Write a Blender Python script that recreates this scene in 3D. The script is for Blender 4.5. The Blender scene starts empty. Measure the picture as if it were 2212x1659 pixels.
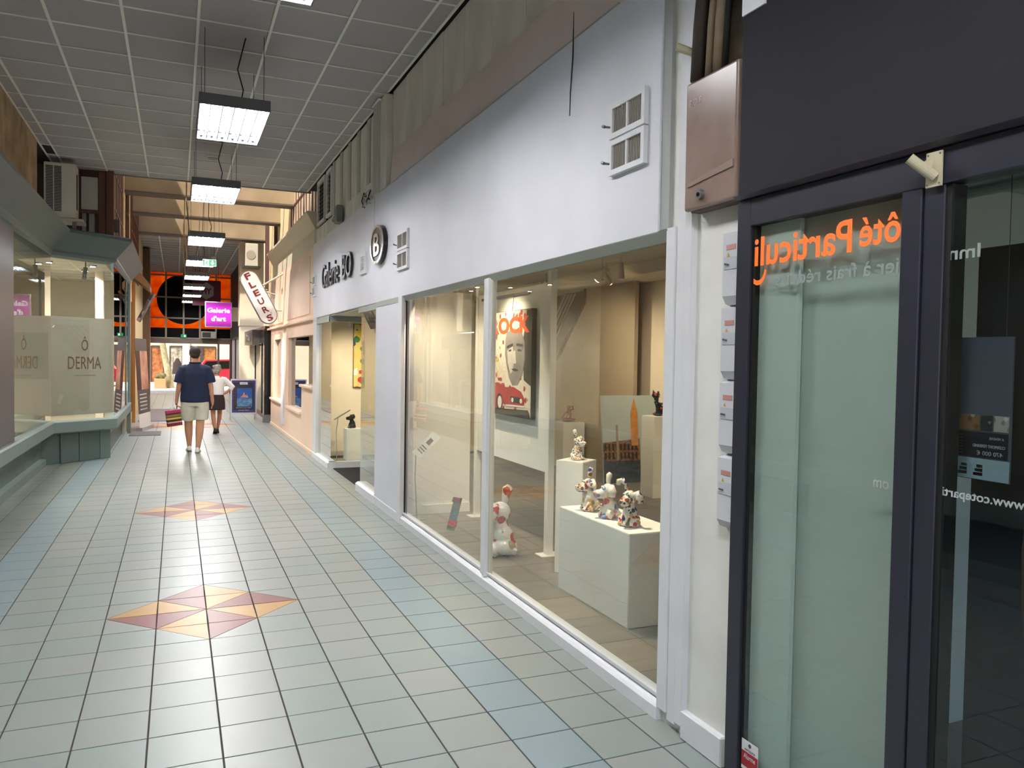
import bpy, bmesh, math, random
from mathutils import Vector, Matrix
random.seed(7)
scene = bpy.context.scene
COL = scene.collection

# ------------------------------------------------------------------ camera
CAM_Z = 1.713
R_RIGHT = Vector((0.91932706, -0.39317452, 0.01586078))
R_DOWN = Vector((0.00151991, -0.03675912, -0.999323))
R_FWD = Vector((0.39349136, 0.91872878, -0.03319607))
cam_d = bpy.data.cameras.new('camera'); cam = bpy.data.objects.new('camera', cam_d); COL.objects.link(cam)
cam_d.sensor_width = 36.0; cam_d.lens = 36.0 * 1691.17 / 2212.0; cam_d.clip_start = 0.05; cam_d.clip_end = 300
up = -R_DOWN; back = -R_FWD
cam.matrix_world = Matrix(((R_RIGHT.x, up.x, back.x, 0), (R_RIGHT.y, up.y, back.y, 0), (R_RIGHT.z, up.z, back.z, CAM_Z), (0, 0, 0, 1)))
scene.camera = cam

# ------------------------------------------------------------------ world, sun, exposure
w = bpy.data.worlds.new('world'); scene.world = w; w.use_nodes = True
nt = w.node_tree; nt.nodes.clear()
sky = nt.nodes.new('ShaderNodeTexSky'); sky.sky_type = 'NISHITA'; sky.sun_disc = False
sky.sun_elevation = math.radians(58); sky.sun_rotation = math.radians(225)
bg = nt.nodes.new('ShaderNodeBackground'); bg.inputs[1].default_value = 0.17
wo = nt.nodes.new('ShaderNodeOutputWorld')
nt.links.new(sky.outputs[0], bg.inputs[0]); nt.links.new(bg.outputs[0], wo.inputs[0])
sun_d = bpy.data.lights.new('sun', 'SUN'); sun_d.energy = 3.6; sun_d.angle = math.radians(1.0); sun_d.color = (1.0, 0.92, 0.80)
sun = bpy.data.objects.new('sun', sun_d); COL.objects.link(sun)
sun.rotation_euler = Vector((0.42, 0.40, -0.95)).to_track_quat('-Z', 'Y').to_euler()
sun.location = (0, 40, 30)

vs = scene.view_settings
vs.view_transform = 'Standard'; vs.look = 'None'; vs.gamma = 1.0; vs.use_curve_mapping = False
vs.exposure = 1.12
LAMP_POWER = 50.0          # one fluorescent fixture
cy = scene.cycles
cy.use_denoising = True; cy.max_bounces = 6; cy.diffuse_bounces = 4; cy.glossy_bounces = 2; cy.transmission_bounces = 4
cy.use_adaptive_sampling = True; cy.adaptive_threshold = 0.12; cy.adaptive_min_samples = 20
cy.transparent_max_bounces = 8; cy.sample_clamp_indirect = 6.0; cy.caustics_reflective = False; cy.caustics_refractive = False

# ------------------------------------------------------------------ materials
def lin(c):
    return tuple(((v / 255.0) / 12.92 if v / 255.0 <= 0.04045 else ((v / 255.0 + 0.055) / 1.055) ** 2.4) for v in c)
MATS = {}
def M(name, rgb, rough=0.5, metal=0.0, var=0.0, scale=3.0, bump=0.0, bscale=40.0, spec=0.5, emit=0.0, stretch=None, dirt=None):
    """procedural principled material: colour with noise variation, optional bump and dirt streak colour"""
    if name in MATS: return MATS[name]
    m = bpy.data.materials.new(name); m.use_nodes = True; t = m.node_tree; p = t.nodes['Principled BSDF']
    c = lin(rgb); p.inputs['Base Color'].default_value = (*c, 1); p.inputs['Roughness'].default_value = rough
    p.inputs['Metallic'].default_value = metal; p.inputs['Specular IOR Level'].default_value = spec
    if var > 0 or bump > 0:
        tc = t.nodes.new('ShaderNodeTexCoord'); mp = t.nodes.new('ShaderNodeMapping')
        t.links.new(tc.outputs['Object'], mp.inputs[0])
        if stretch: mp.inputs['Scale'].default_value = stretch
    if var > 0:
        n = t.nodes.new('ShaderNodeTexNoise'); n.inputs['Scale'].default_value = scale; n.inputs['Detail'].default_value = 6
        t.links.new(mp.outputs[0], n.inputs[0])
        r = t.nodes.new('ShaderNodeValToRGB'); r.color_ramp.elements[0].position = 0.3; r.color_ramp.elements[1].position = 0.7
        lo = lin(dirt) if dirt else tuple(v * (1 - var) for v in c); hi = tuple(min(1, v * (1 + var * 0.5)) for v in c)
        r.color_ramp.elements[0].color = (*lo, 1); r.color_ramp.elements[1].color = (*(c if dirt else hi), 1)
        t.links.new(n.outputs[0], r.inputs[0]); t.links.new(r.outputs[0], p.inputs['Base Color'])
    if bump > 0:
        n2 = t.nodes.new('ShaderNodeTexNoise'); n2.inputs['Scale'].default_value = bscale; n2.inputs['Detail'].default_value = 4
        t.links.new(mp.outputs[0], n2.inputs[0])
        b = t.nodes.new('ShaderNodeBump'); b.inputs['Strength'].default_value = bump; b.inputs['Distance'].default_value = 0.01
        t.links.new(n2.outputs[0], b.inputs['Height']); t.links.new(b.outputs[0], p.inputs['Normal'])
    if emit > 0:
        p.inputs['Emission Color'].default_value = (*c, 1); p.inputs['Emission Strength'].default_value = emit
    MATS[name] = m; return m
def M_emit(name, rgb, s):
    m = bpy.data.materials.new(name); m.use_nodes = True; t = m.node_tree; t.nodes.clear()
    e = t.nodes.new('ShaderNodeEmission'); e.inputs[0].default_value = (*lin(rgb), 1); e.inputs[1].default_value = s
    o = t.nodes.new('ShaderNodeOutputMaterial'); t.links.new(e.outputs[0], o.inputs[0]); return m
def M_glass(name, tint=(255, 255, 255), ior=1.5, boost=1.0):
    """thin pane: clear transmission plus a Fresnel mirror on the outer faces"""
    m = bpy.data.materials.new(name); m.use_nodes = True; t = m.node_tree; t.nodes.clear()
    tr = t.nodes.new('ShaderNodeBsdfTransparent'); tr.inputs[0].default_value = (*lin(tint), 1)
    gl = t.nodes.new('ShaderNodeBsdfGlossy'); gl.inputs['Roughness'].default_value = 0.0
    fr = t.nodes.new('ShaderNodeFresnel'); fr.inputs[0].default_value = ior
    ge = t.nodes.new('ShaderNodeNewGeometry')
    s = t.nodes.new('ShaderNodeMath'); s.operation = 'SUBTRACT'; s.inputs[0].default_value = 1.0; t.links.new(ge.outputs['Backfacing'], s.inputs[1])
    k = t.nodes.new('ShaderNodeMath'); k.operation = 'MULTIPLY'; t.links.new(fr.outputs[0], k.inputs[0]); t.links.new(s.outputs[0], k.inputs[1])
    k2 = t.nodes.new('ShaderNodeMath'); k2.operation = 'MULTIPLY'; k2.inputs[1].default_value = boost; k2.use_clamp = True; t.links.new(k.outputs[0], k2.inputs[0])
    mx = t.nodes.new('ShaderNodeMixShader'); t.links.new(k2.outputs[0], mx.inputs[0]); t.links.new(tr.outputs[0], mx.inputs[1]); t.links.new(gl.outputs[0], mx.inputs[2])
    o = t.nodes.new('ShaderNodeOutputMaterial'); t.links.new(mx.outputs[0], o.inputs[0]); return m
def M_translucent(name, rgb, mixt=0.5, transp=0.0, var=0.0, scale=8.0, dark=None):
    m = bpy.data.materials.new(name); m.use_nodes = True; t = m.node_tree; t.nodes.clear()
    d = t.nodes.new('ShaderNodeBsdfDiffuse'); tl = t.nodes.new('ShaderNodeBsdfTranslucent')
    col = (*lin(rgb), 1); d.inputs[0].default_value = col; tl.inputs[0].default_value = col
    if var > 0:
        tc = t.nodes.new('ShaderNodeTexCoord'); n = t.nodes.new('ShaderNodeTexNoise'); n.inputs['Scale'].default_value = scale; n.inputs['Detail'].default_value = 5
        t.links.new(tc.outputs['Object'], n.inputs[0]); r = t.nodes.new('ShaderNodeValToRGB')
        r.color_ramp.elements[0].position = 0.4; r.color_ramp.elements[1].position = 0.62
        r.color_ramp.elements[0].color = (*lin(dark), 1); r.color_ramp.elements[1].color = col
        t.links.new(n.outputs[0], r.inputs[0]); t.links.new(r.outputs[0], d.inputs[0]); t.links.new(r.outputs[0], tl.inputs[0])
    mx = t.nodes.new('ShaderNodeMixShader'); mx.inputs[0].default_value = mixt; t.links.new(d.outputs[0], mx.inputs[1]); t.links.new(tl.outputs[0], mx.inputs[2])
    out = mx
    if transp > 0:
        tr = t.nodes.new('ShaderNodeBsdfTransparent'); m2 = t.nodes.new('ShaderNodeMixShader'); m2.inputs[0].default_value = transp
        t.links.new(mx.outputs[0], m2.inputs[1]); t.links.new(tr.outputs[0], m2.inputs[2]); out = m2
    o = t.nodes.new('ShaderNodeOutputMaterial'); t.links.new(out.outputs[0], o.inputs[0]); return m
def M_spots(name, base, palette, scale=9.0, size=0.28, rough=0.15):
    """glazed ceramic with scattered printed spots"""
    m = bpy.data.materials.new(name); m.use_nodes = True; t = m.node_tree; p = t.nodes['Principled BSDF']
    p.inputs['Roughness'].default_value = rough
    tc = t.nodes.new('ShaderNodeTexCoord'); v = t.nodes.new('ShaderNodeTexVoronoi'); v.inputs['Scale'].default_value = scale
    t.links.new(tc.outputs['Object'], v.inputs['Vector'])
    nz = t.nodes.new('ShaderNodeTexNoise'); nz.inputs['Scale'].default_value = scale * 3; t.links.new(tc.outputs['Object'], nz.inputs['Vector'])
    ad = t.nodes.new('ShaderNodeMath'); ad.operation = 'MULTIPLY_ADD'; ad.inputs[1].default_value = 0.25; t.links.new(nz.outputs[0], ad.inputs[0]); t.links.new(v.outputs['Distance'], ad.inputs[2])
    lt = t.nodes.new('ShaderNodeMath'); lt.operation = 'LESS_THAN'; lt.inputs[1].default_value = size + 0.12; t.links.new(ad.outputs[0], lt.inputs[0])
    sp = t.nodes.new('ShaderNodeSeparateColor'); t.links.new(v.outputs['Color'], sp.inputs[0])
    r = t.nodes.new('ShaderNodeValToRGB'); r.color_ramp.interpolation = 'CONSTANT'
    for i, c in enumerate(palette):
        e = r.color_ramp.elements[i] if i < 2 else r.color_ramp.elements.new(i / len(palette))
        e.position = i / len(palette); e.color = (*lin(c), 1)
    t.links.new(sp.outputs[0], r.inputs[0])
    mx = t.nodes.new('ShaderNodeMix'); mx.data_type = 'RGBA'; mx.inputs[6].default_value = (*lin(base), 1)
    t.links.new(lt.outputs[0], mx.inputs[0]); t.links.new(r.outputs[0], mx.inputs[7]); t.links.new(mx.outputs[2], p.inputs['Base Color'])
    return m

WHITE = M('white_paint', (226, 227, 236), 0.45, var=0.06, scale=1.5, bump=0.05, bscale=120)
WHITE_TRIM = M('white_trim_paint', (228, 229, 233), 0.4, var=0.06, scale=3)
SAGE_TRIM = M('sage_trim', (168, 174, 166), 0.45, var=0.05)
UPPER = M('stained_upper_wall', (244, 239, 236), 0.8, var=0.1, scale=1.6, stretch=(1.5, 1.5, 0.6), dirt=(212, 208, 200))
UPPER_L = M('pale_upper_strip', (240, 240, 230), 0.8, var=0.1, scale=2, stretch=(2, 2, 0.6), dirt=(214, 214, 204))
UPPER_D = M('grey_upper_strip', (200, 200, 196), 0.8, var=0.1, scale=2, stretch=(3, 3, 0.6))
ROSE_BEAM = M('rose_beam', (232, 216, 212), 0.8, var=0.05)
CEIL = M('grey_ceiling_tile', (180, 176, 178), 0.9, var=0.04, scale=60, bump=0.15, bscale=200)
TBAR = M('pale_ceiling_bar', (240, 240, 232), 0.5)
CREAM_WALL = M('cream_stucco', (226, 205, 160), 0.9, var=0.08, scale=2.0, bump=0.1)
YELLOW_WALL = M('ochre_stained_stucco', (196, 172, 132), 0.9, var=0.3, scale=2.5, bump=0.1, dirt=(140, 112, 78))
BROWN = M('brown_timber', (104, 62, 46), 0.5, var=0.2, scale=6, stretch=(4, 4, 0.5))
DARKWOOD = M('dark_timber', (70, 46, 34), 0.5, var=0.2, scale=6)
TEAL = M('sage_teal_paint', (86, 101, 98), 0.45, var=0.05)
TEAL_L = M('pale_teal_paint', (112, 127, 124), 0.45, var=0.05)
PINK = M('rose_panel_paint', (244, 212, 188), 0.5, var=0.05, scale=2)
NAVY = M('dark_navy_aluminium', (48, 48, 61), 0.35, var=0.06, scale=3)
NAVY_P = M('dark_navy_panel', (28, 28, 38), 0.8, var=0.10, scale=1.6)
BLACK = M('black_gloss', (16, 16, 18), 0.15)
BLACK_MATTE = M('black_matte', (18, 18, 20), 0.7)
CHROME = M('brushed_metal', (170, 172, 176), 0.25, metal=1.0)
GREY_METAL = M('grey_metal', (120, 122, 124), 0.4, metal=0.6)
GLASS = M_glass('window_glass', (250, 253, 251), 1.5, 2.0)
GLASS_D = M_glass('office_glass', (236, 242, 240), 1.5, 2.0)
FROST = M_translucent('frosted_film', (176, 172, 164), 0.45, 0.12)
PLINTH = M('white_plinth', (242, 241, 237), 0.55, var=0.03)

# ------------------------------------------------------------------ object helpers
WL = {}
def link(o, parent, wl):
    COL.objects.link(o); WL[o.name] = Vector(wl)
    if parent is not None:
        o.parent = parent; o.matrix_parent_inverse = Matrix.Translation(-WL[parent.name])
    o.location = wl
def tag(o, label=None, cat=None, group=None, kind=None):
    if label: o['label'] = label
    if cat: o['category'] = cat
    if group: o['group'] = group
    if kind: o['kind'] = kind
    return o
def thing(name, label, cat, loc, group=None, kind=None, parent=None):
    e = bpy.data.objects.new(name, None); e.empty_display_size = 0.1
    link(e, parent, loc); return tag(e, label, cat, group, kind)
def dup(o, d, parent=None, top=True):
    c = o.copy(); COL.objects.link(c)
    wl = WL[o.name] + Vector(d); WL[c.name] = wl
    if top: c.location = wl
    else: c.parent = parent
    for ch in o.children: dup(ch, d, c, False)
    return c
class B:
    """collects shapes in world coordinates and links them as one mesh object"""
    def __init__(s): s.bm = bmesh.new()
    def add(s, verts, faces):
        vs_ = [s.bm.verts.new(v) for v in verts]
        for f in faces:
            try: s.bm.faces.new([vs_[i] for i in f])
            except ValueError: pass
        return s
    def box(s, x0, x1, y0, y1, z0, z1, bev=0.0, seg=1):
        b = bmesh.new(); bmesh.ops.create_cube(b, size=1)
        for v in b.verts: v.co = Vector(((x0 + x1) / 2 + v.co.x * (x1 - x0), (y0 + y1) / 2 + v.co.y * (y1 - y0), (z0 + z1) / 2 + v.co.z * (z1 - z0)))
        if bev > 0: bmesh.ops.bevel(b, geom=b.edges[:], offset=bev, segments=seg, affect='EDGES', profile=0.5)
        return s.merge(b)
    def merge(s, b, mat=None):
        if mat is not None: b.transform(mat)
        me = bpy.data.meshes.new('t'); b.to_mesh(me); b.free(); s.bm.from_mesh(me); bpy.data.meshes.remove(me); return s
    def obox(s, c, ax, half, bev=0.0):
        """oriented box: centre, three axis vectors, half sizes"""
        b = bmesh.new(); bmesh.ops.create_cube(b, size=2)
        c = Vector(c); ax = [Vector(a).normalized() for a in ax]
        for v in b.verts: v.co = c + ax[0] * v.co.x * half[0] + ax[1] * v.co.y * half[1] + ax[2] * v.co.z * half[2]
        bmesh.ops.recalc_face_normals(b, faces=b.faces[:])
        if bev > 0: bmesh.ops.bevel(b, geom=b.edges[:], offset=bev, segments=2, affect='EDGES', profile=0.5)
        return s.merge(b)
    def loft(s, rings, cap=True):
        n = len(rings[0]); V = [p for r in rings for p in r]; F = []
        for i in range(len(rings) - 1):
            for j in range(n):
                a = i * n + j; b = i * n + (j + 1) % n; F.append((a, b, b + n, a + n))
        if cap: F.append(tuple(range(n))[::-1]); F.append(tuple(range((len(rings) - 1) * n, len(rings) * n)))
        return s.add(V, F)
    def tube(s, pts, r, n=8, cap=True):
        pts = [Vector(p) for p in pts]; rings = []
        rr = r if isinstance(r, (list, tuple)) else [r] * len(pts)
        prev = None
        for i, p in enumerate(pts):
            d = (pts[min(i + 1, len(pts) - 1)] - pts[max(i - 1, 0)]).normalized()
            if prev is None: u = d.orthogonal().normalized()
            else: u = (prev - d * prev.dot(d)).normalized()
            prev = u; v = d.cross(u)
            q = rr[i]; qa, qb = (q if isinstance(q, tuple) else (q, q))
            rings.append([p + u * math.cos(a) * qa + v * math.sin(a) * qb for a in [2 * math.pi * k / n for k in range(n)]])
        return s.loft(rings, cap)
    def ell(s, c, r, n=16, m=10):
        b = bmesh.new(); bmesh.ops.create_uvsphere(b, u_segments=n, v_segments=m, radius=1)
        rx, ry, rz = r if isinstance(r, (tuple, list)) else (r, r, r)
        for v in b.verts: v.co = Vector((c[0] + v.co.x * rx, c[1] + v.co.y * ry, c[2] + v.co.z * rz))
        return s.merge(b)
    def cyl(s, p0, p1, r, n=16): return s.tube([p0, p1], r, n)
    def prism(s, pts, d):
        """extrude a planar polygon (3D points) by vector d"""
        d = Vector(d); P = [Vector(p) for p in pts]; n = len(P)
        V = P + [p + d for p in P]
        F = [tuple(range(n)), tuple(range(2 * n - 1, n - 1, -1))] + [(i, i + n, (i + 1) % n + n, (i + 1) % n) for i in range(n)]
        return s.add(V, F)
    def sweep(s, path, prof, side=1):
        """sweep a closed (outward, z) profile along a 2D path with mitred corners"""
        P = [Vector(p) for p in path]; rings = []
        for i, p in enumerate(P):
            ns = []
            if i > 0: d = (P[i] - P[i - 1]).normalized(); ns.append(Vector((d.y, -d.x)) * side)
            if i < len(P) - 1: d = (P[i + 1] - P[i]).normalized(); ns.append(Vector((d.y, -d.x)) * side)
            nn = sum(ns, Vector((0, 0))); nn.normalize(); k = 1 / max(0.3, nn.dot(ns[0]))
            rings.append([Vector((p.x + nn.x * k * o, p.y + nn.y * k * o, z)) for o, z in prof])
        return s.loft(rings)
    def done(s, name, mat, parent=None, label=None, cat=None, group=None, kind=None, smooth=False, mods=None, split=True):
        bmesh.ops.recalc_face_normals(s.bm, faces=s.bm.faces[:])
        me = bpy.data.meshes.new(name); s.bm.to_mesh(me); s.bm.free()
        if smooth:
            for p in me.polygons: p.use_smooth = True
        xs = [v.co for v in me.vertices]
        lo = Vector((min(v.x for v in xs), min(v.y for v in xs), min(v.z for v in xs))); hi = Vector((max(v.x for v in xs), max(v.y for v in xs), max(v.z for v in xs)))
        c = Vector(((lo.x + hi.x) / 2, (lo.y + hi.y) / 2, lo.z))
        me.transform(Matrix.Translation(-c))
        me.materials.append(mat)
        o = bpy.data.objects.new(name, me); link(o, parent, c)
        return tag(o, label, cat, group, kind)
def box(name, x0, x1, y0, y1, z0, z1, mat, parent=None, bev=0.0, **k):
    return B().box(x0, x1, y0, y1, z0, z1, bev).done(name, mat, parent, **k)
def blob(prims, voxel, smooth_it, name, mat, parent=None, **k):
    """fuse overlapping solids into one continuous smooth surface (voxel remesh)"""
    b = B()
    for f in prims: f(b)
    bmesh.ops.recalc_face_normals(b.bm, faces=b.bm.faces[:])
    me = bpy.data.meshes.new('t'); b.bm.to_mesh(me); b.bm.free()
    o = bpy.data.objects.new('t', me); COL.objects.link(o)
    r = o.modifiers.new('r', 'REMESH'); r.mode = 'VOXEL'; r.voxel_size = voxel
    if smooth_it: sm = o.modifiers.new('s', 'SMOOTH'); sm.factor = 0.5; sm.iterations = smooth_it
    dg = bpy.context.evaluated_depsgraph_get(); ev = o.evaluated_get(dg); m2 = bpy.data.meshes.new_from_object(ev)
    bpy.data.objects.remove(o); bpy.data.meshes.remove(me)
    q = B(); q.bm.from_mesh(m2); bpy.data.meshes.remove(m2)
    return q.done(name, mat, parent, smooth=True, **k)
def skin_body(nodes, edges, root, name, mat, parent=None, levels=2, **k):
    ks = list(nodes); me = bpy.data.meshes.new('t'); me.from_pydata([nodes[n][0] for n in ks], [(ks.index(a), ks.index(b)) for a, b in edges], [])
    o = bpy.data.objects.new('t', me); COL.objects.link(o)
    o.modifiers.new('sk', 'SKIN'); ss = o.modifiers.new('su', 'SUBSURF'); ss.levels = levels; ss.render_levels = levels
    for i, n in enumerate(ks):
        r = nodes[n][1]; r = r if isinstance(r, tuple) else (r, r)
        sv = me.skin_vertices[0].data[i]; sv.radius = r; sv.use_root = (n == root)
    dg = bpy.context.evaluated_depsgraph_get(); ev = o.evaluated_get(dg); m2 = bpy.data.meshes.new_from_object(ev)
    bpy.data.objects.remove(o); bpy.data.meshes.remove(me)
    q = B(); q.bm.from_mesh(m2); bpy.data.meshes.remove(m2)
    return q.done(name, mat, parent, smooth=True, **k)
def text_geo(body, size, ext=0.002, bold=0.0, align='CENTER', shear=0.0):
    c = bpy.data.curves.new('t', 'FONT'); c.body = body; c.size = size; c.extrude = ext; c.offset = bold; c.align_x = align; c.shear = shear; c.resolution_u = 3
    o = bpy.data.objects.new('t', c); COL.objects.link(o)
    dg = bpy.context.evaluated_depsgraph_get(); me = bpy.data.meshes.new_from_object(o.evaluated_get(dg))
    bpy.data.objects.remove(o); bpy.data.curves.remove(c)
    b = bmesh.new(); b.from_mesh(me); bpy.data.meshes.remove(me); return b
def text(name, body, loc, ax, ay, size, mat, parent=None, ext=0.002, bold=0.0, width=None, height=None, align='CENTER', **k):
    """flat or raised lettering; ax, ay = world directions of the text's x and y; optional fit to width and cap height"""
    b = text_geo(body, size, ext, bold, align)
    xs = [v.co.x for v in b.verts]; ys = [v.co.y for v in b.verts]
    sx = width / (max(xs) - min(xs)) if width else 1; sy = height / (max(ys) - min(ys)) if height else 1
    cx = (max(xs) + min(xs)) / 2 if align == 'CENTER' else 0
    y0 = min(ys) if height else 0
    ax = Vector(ax); ay = Vector(ay); az = ax.cross(ay); loc = Vector(loc)
    for v in b.verts: v.co = loc + ax * (v.co.x - cx) * sx + ay * (v.co.y - y0) * sy + az * v.co.z
    q = B(); q.merge(b); return q.done(name, mat, parent, **k)
def ringpts(c, rx, ry, n=16, ax=(1, 0, 0), ay=(0, 1, 0)):
    c = Vector(c); ax = Vector(ax); ay = Vector(ay)
    return [c + ax * rx * math.cos(2 * math.pi * i / n) + ay * ry * math.sin(2 * math.pi * i / n) for i in range(n)]
def area(name, loc, sx, sy, power, col, parent=None, spread=180, rot=(0, 0, 0)):
    d = bpy.data.lights.new(name, 'AREA'); d.shape = 'RECTANGLE'; d.size = sx; d.size_y = sy; d.energy = power; d.color = col; d.spread = math.radians(spread)
    o = bpy.data.objects.new(name, d); o.rotation_euler = rot; link(o, parent, loc); return o
def spot(name, loc, to, power, col, parent=None, angle=70, blend=0.6, radius=0.03):
    d = bpy.data.lights.new(name, 'SPOT'); d.energy = power; d.color = col; d.spot_size = math.radians(angle); d.spot_blend = blend; d.shadow_soft_size = radius
    o = bpy.data.objects.new(name, d); o.rotation_euler = (Vector(to) - Vector(loc)).to_track_quat('-Z', 'Y').to_euler(); link(o, parent, loc); return o
def in_view(p):
    d = Vector(p) - Vector((0, 0, CAM_Z)); f = d.dot(R_FWD)
    if f <= 0.1: return None
    u = 1106 + 1691.17 * d.dot(R_RIGHT) / f; v = 829.5 + 1691.17 * d.dot(R_DOWN) / f
    return (u, v, f) if -80 < u < 2290 and -80 < v < 1740 else None
XR = 2.12      # plane of the right-hand shopfronts

# ================================================================== FLOOR
T = 0.3; FX = 0.1834; FY = 5.569
floor = box('floor', -3.0, 2.16, -4.0, 36.2, -0.10, -0.006, M('dark_grout', (66, 58, 55), 0.9, var=0.1, scale=20), kind='structure', label='pale aqua square tile floor with maroon and ochre star diamonds', cat='floor')
TILE_M = [M('aqua_tile_a', (145, 155, 151), 0.33, var=0.05, scale=2.5, bump=0.02, bscale=300), M('aqua_tile_b', (149, 156, 151), 0.35, var=0.05, scale=2.5, bump=0.02, bscale=300), M('aqua_tile_c', (151, 156, 153), 0.33, var=0.05, scale=2.5, bump=0.02, bscale=300)]
TILE_BLUE = M('blue_tile', (139, 156, 160), 0.33, var=0.06, scale=2.5)
TILE_DARK = M('grey_green_tile', (132, 138, 130), 0.3, var=0.08, scale=2.5)
TILE_RED = M('maroon_tile', (136, 84, 82), 0.35, var=0.08, scale=4)
TILE_OCH = M('ochre_tile', (186, 146, 88), 0.35, var=0.08, scale=4)
G = 0.0036
def tri_cells():
    """cells of one star diamond: {(col,row): [(polygon, material index)...]} in cell units from the diamond centre; 0 base, 1 maroon, 2 ochre"""
    out = {}
    for sx in (1, -1):
        for sy in (1, -1):
            # sector colours: side sector = next to row axis, vert sector = next to column axis
            side = 1 if sx * sy > 0 else 2; vert = 2 if sx * sy > 0 else 1
            def q(pts): return [(sx * a, sy * b) for a, b in pts]
            cell = lambda c, r: (c if sx > 0 else -c - 1, r if sy > 0 else -r - 1)
            out[cell(0, 0)] = [(q([(0, 0), (1, 0), (1, 1)]), side), (q([(0, 0), (1, 1), (0, 1)]), vert)]
            out[cell(1, 0)] = [(q([(1, 0), (2, 0), (1, 1)]), side), (q([(2, 0), (2, 1), (1, 1)]), 0)]
            out[cell(0, 1)] = [(q([(0, 1), (1, 1), (0, 2)]), vert), (q([(1, 1), (1, 2), (0, 2)]), 0)]
    return out
STAR = tri_cells()
TCENT = {}
for k in range(-1, 2):
    for (c, r), v in STAR.items(): TCENT[(c, r + 12 * k)] = (v, k)
# one larger star farther down the arcade (four tiles each way)
for sx in (1, -1):
    for sy in (1, -1):
        side = 1 if sx * sy > 0 else 2; vert = 3 - side
        for a in range(4):
            for b in range(4 - a):
                q = lambda pts: [(sx * u, sy * v) for u, v in pts]
                full = [(a, b), (a + 1, b), (a + 1, b + 1), (a, b + 1)]
                if a + b == 3: pl = [(q([(a, b), (a + 1, b), (a, b + 1)]), side if a > b else vert), (q([(a + 1, b), (a + 1, b + 1), (a, b + 1)]), 0)]
                elif a == b: pl = [(q([(a, b), (a + 1, b), (a + 1, b + 1)]), side), (q([(a, b), (a + 1, b + 1), (a, b + 1)]), vert)]
                else: pl = [(q(full), side if a > b else vert)]
                TCENT[(a if sx > 0 else -a - 1, (b if sy > 0 else -b - 1) + 48)] = (pl, 4)
ncol0, ncol1 = -7, 6
cells = []
for c in range(ncol0, ncol1 + 1):
    for r in range(-30, 103):
        x, y = FX + T * c, FY + T * r
        if y > 36: continue
        iv = in_view((x + T / 2, y + T / 2, 0))
        cells.append((iv[2] if iv else 999, c, r))
cells.sort()
tile_cache = {}
def tile_mesh(poly, mat):
    key = (tuple((round(a, 3), round(b, 3)) for a, b in poly), mat.name)
    if key in tile_cache: return tile_cache[key]
    cx = sum(a for a, b in poly) / len(poly); cyy = sum(b for a, b in poly) / len(poly)
    ins = []
    for a, b in poly:
        L = math.hypot(cx - a, cyy - b); kf = 1 - (G * (1.45 if len(poly) == 4 else 1.9)) / L; ins.append((cx + (a - cx) * kf, cyy + (b - cyy) * kf))
    top = [(a + (cx - a) * 0.008, b + (cyy - b) * 0.008, 0.0) for a, b in ins]; bot = [(a, b, -0.0075) for a, b in ins]; mid = [(a, b, -0.001) for a, b in ins]
    n = len(ins); me = bpy.data.meshes.new('tile')
    F = [tuple(range(n))] + [(i, i + n, (i + 1) % n + n, (i + 1) % n) for i in range(n)] + [(i + n, i + 2 * n, (i + 1) % n + 2 * n, (i + 1) % n + n) for i in range(n)]
    me.from_pydata(top + mid + bot, [], F); bb = bmesh.new(); bb.from_mesh(me); bmesh.ops.recalc_face_normals(bb, faces=bb.faces[:])
    if bb.faces[0].normal.z < 0:
        for f in bb.faces: f.normal_flip()
    bb.to_mesh(me); bb.free(); me.materials.append(mat); tile_cache[key] = me; return me
def base_mat(c, r):
    if c in (4, -5): return TILE_BLUE
    if c <= -6: return TILE_DARK
    return TILE_M[random.randrange(3)]
rest = {}
count = 0
for d, c, r in cells:
    x, y = FX + T * c, FY + T * r
    pieces = []
    if (c, r) in TCENT:
        lst, k = TCENT[(c, r)]
        for poly, mi in lst:
            pieces.append(([(a * T - c * T, (b + 12 * k) * T - r * T) for a, b in poly], TILE_RED if mi == 1 else TILE_OCH if mi == 2 else base_mat(c, r)))
    else: pieces.append(([(0, 0), (T, 0), (T, T), (0, T)], base_mat(c, r)))
    for poly, mat in pieces:
        me = tile_mesh(poly, mat)
        if count < 300 and d < 900:
            o = bpy.data.objects.new('tile', me); link(o, floor, (x, y, random.uniform(-0.0004, 0.0004))); count += 1
        else:
            rest.setdefault(mat.name, []).append((x, y, me))
V = []; F = []; MI = []; names = list(rest)
for mi, mn in enumerate(names):
    for x, y, me in rest[mn]:
        o0 = len(V); V += [(v.co.x + x, v.co.y + y, v.co.z) for v in me.vertices]; F += [tuple(i + o0 for i in p.vertices) for p in me.polygons]; MI += [mi] * len(me.polygons)
me = bpy.data.meshes.new('distant_tiles'); me.from_pydata(V, [], F)
for mn in names: me.materials.append(MATS[mn])
me.polygons.foreach_set('material_index', MI)
o = bpy.data.objects.new('distant_tiles', me); link(o, floor, (0, 0, 0)); tag(o, kind='stuff')

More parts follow.
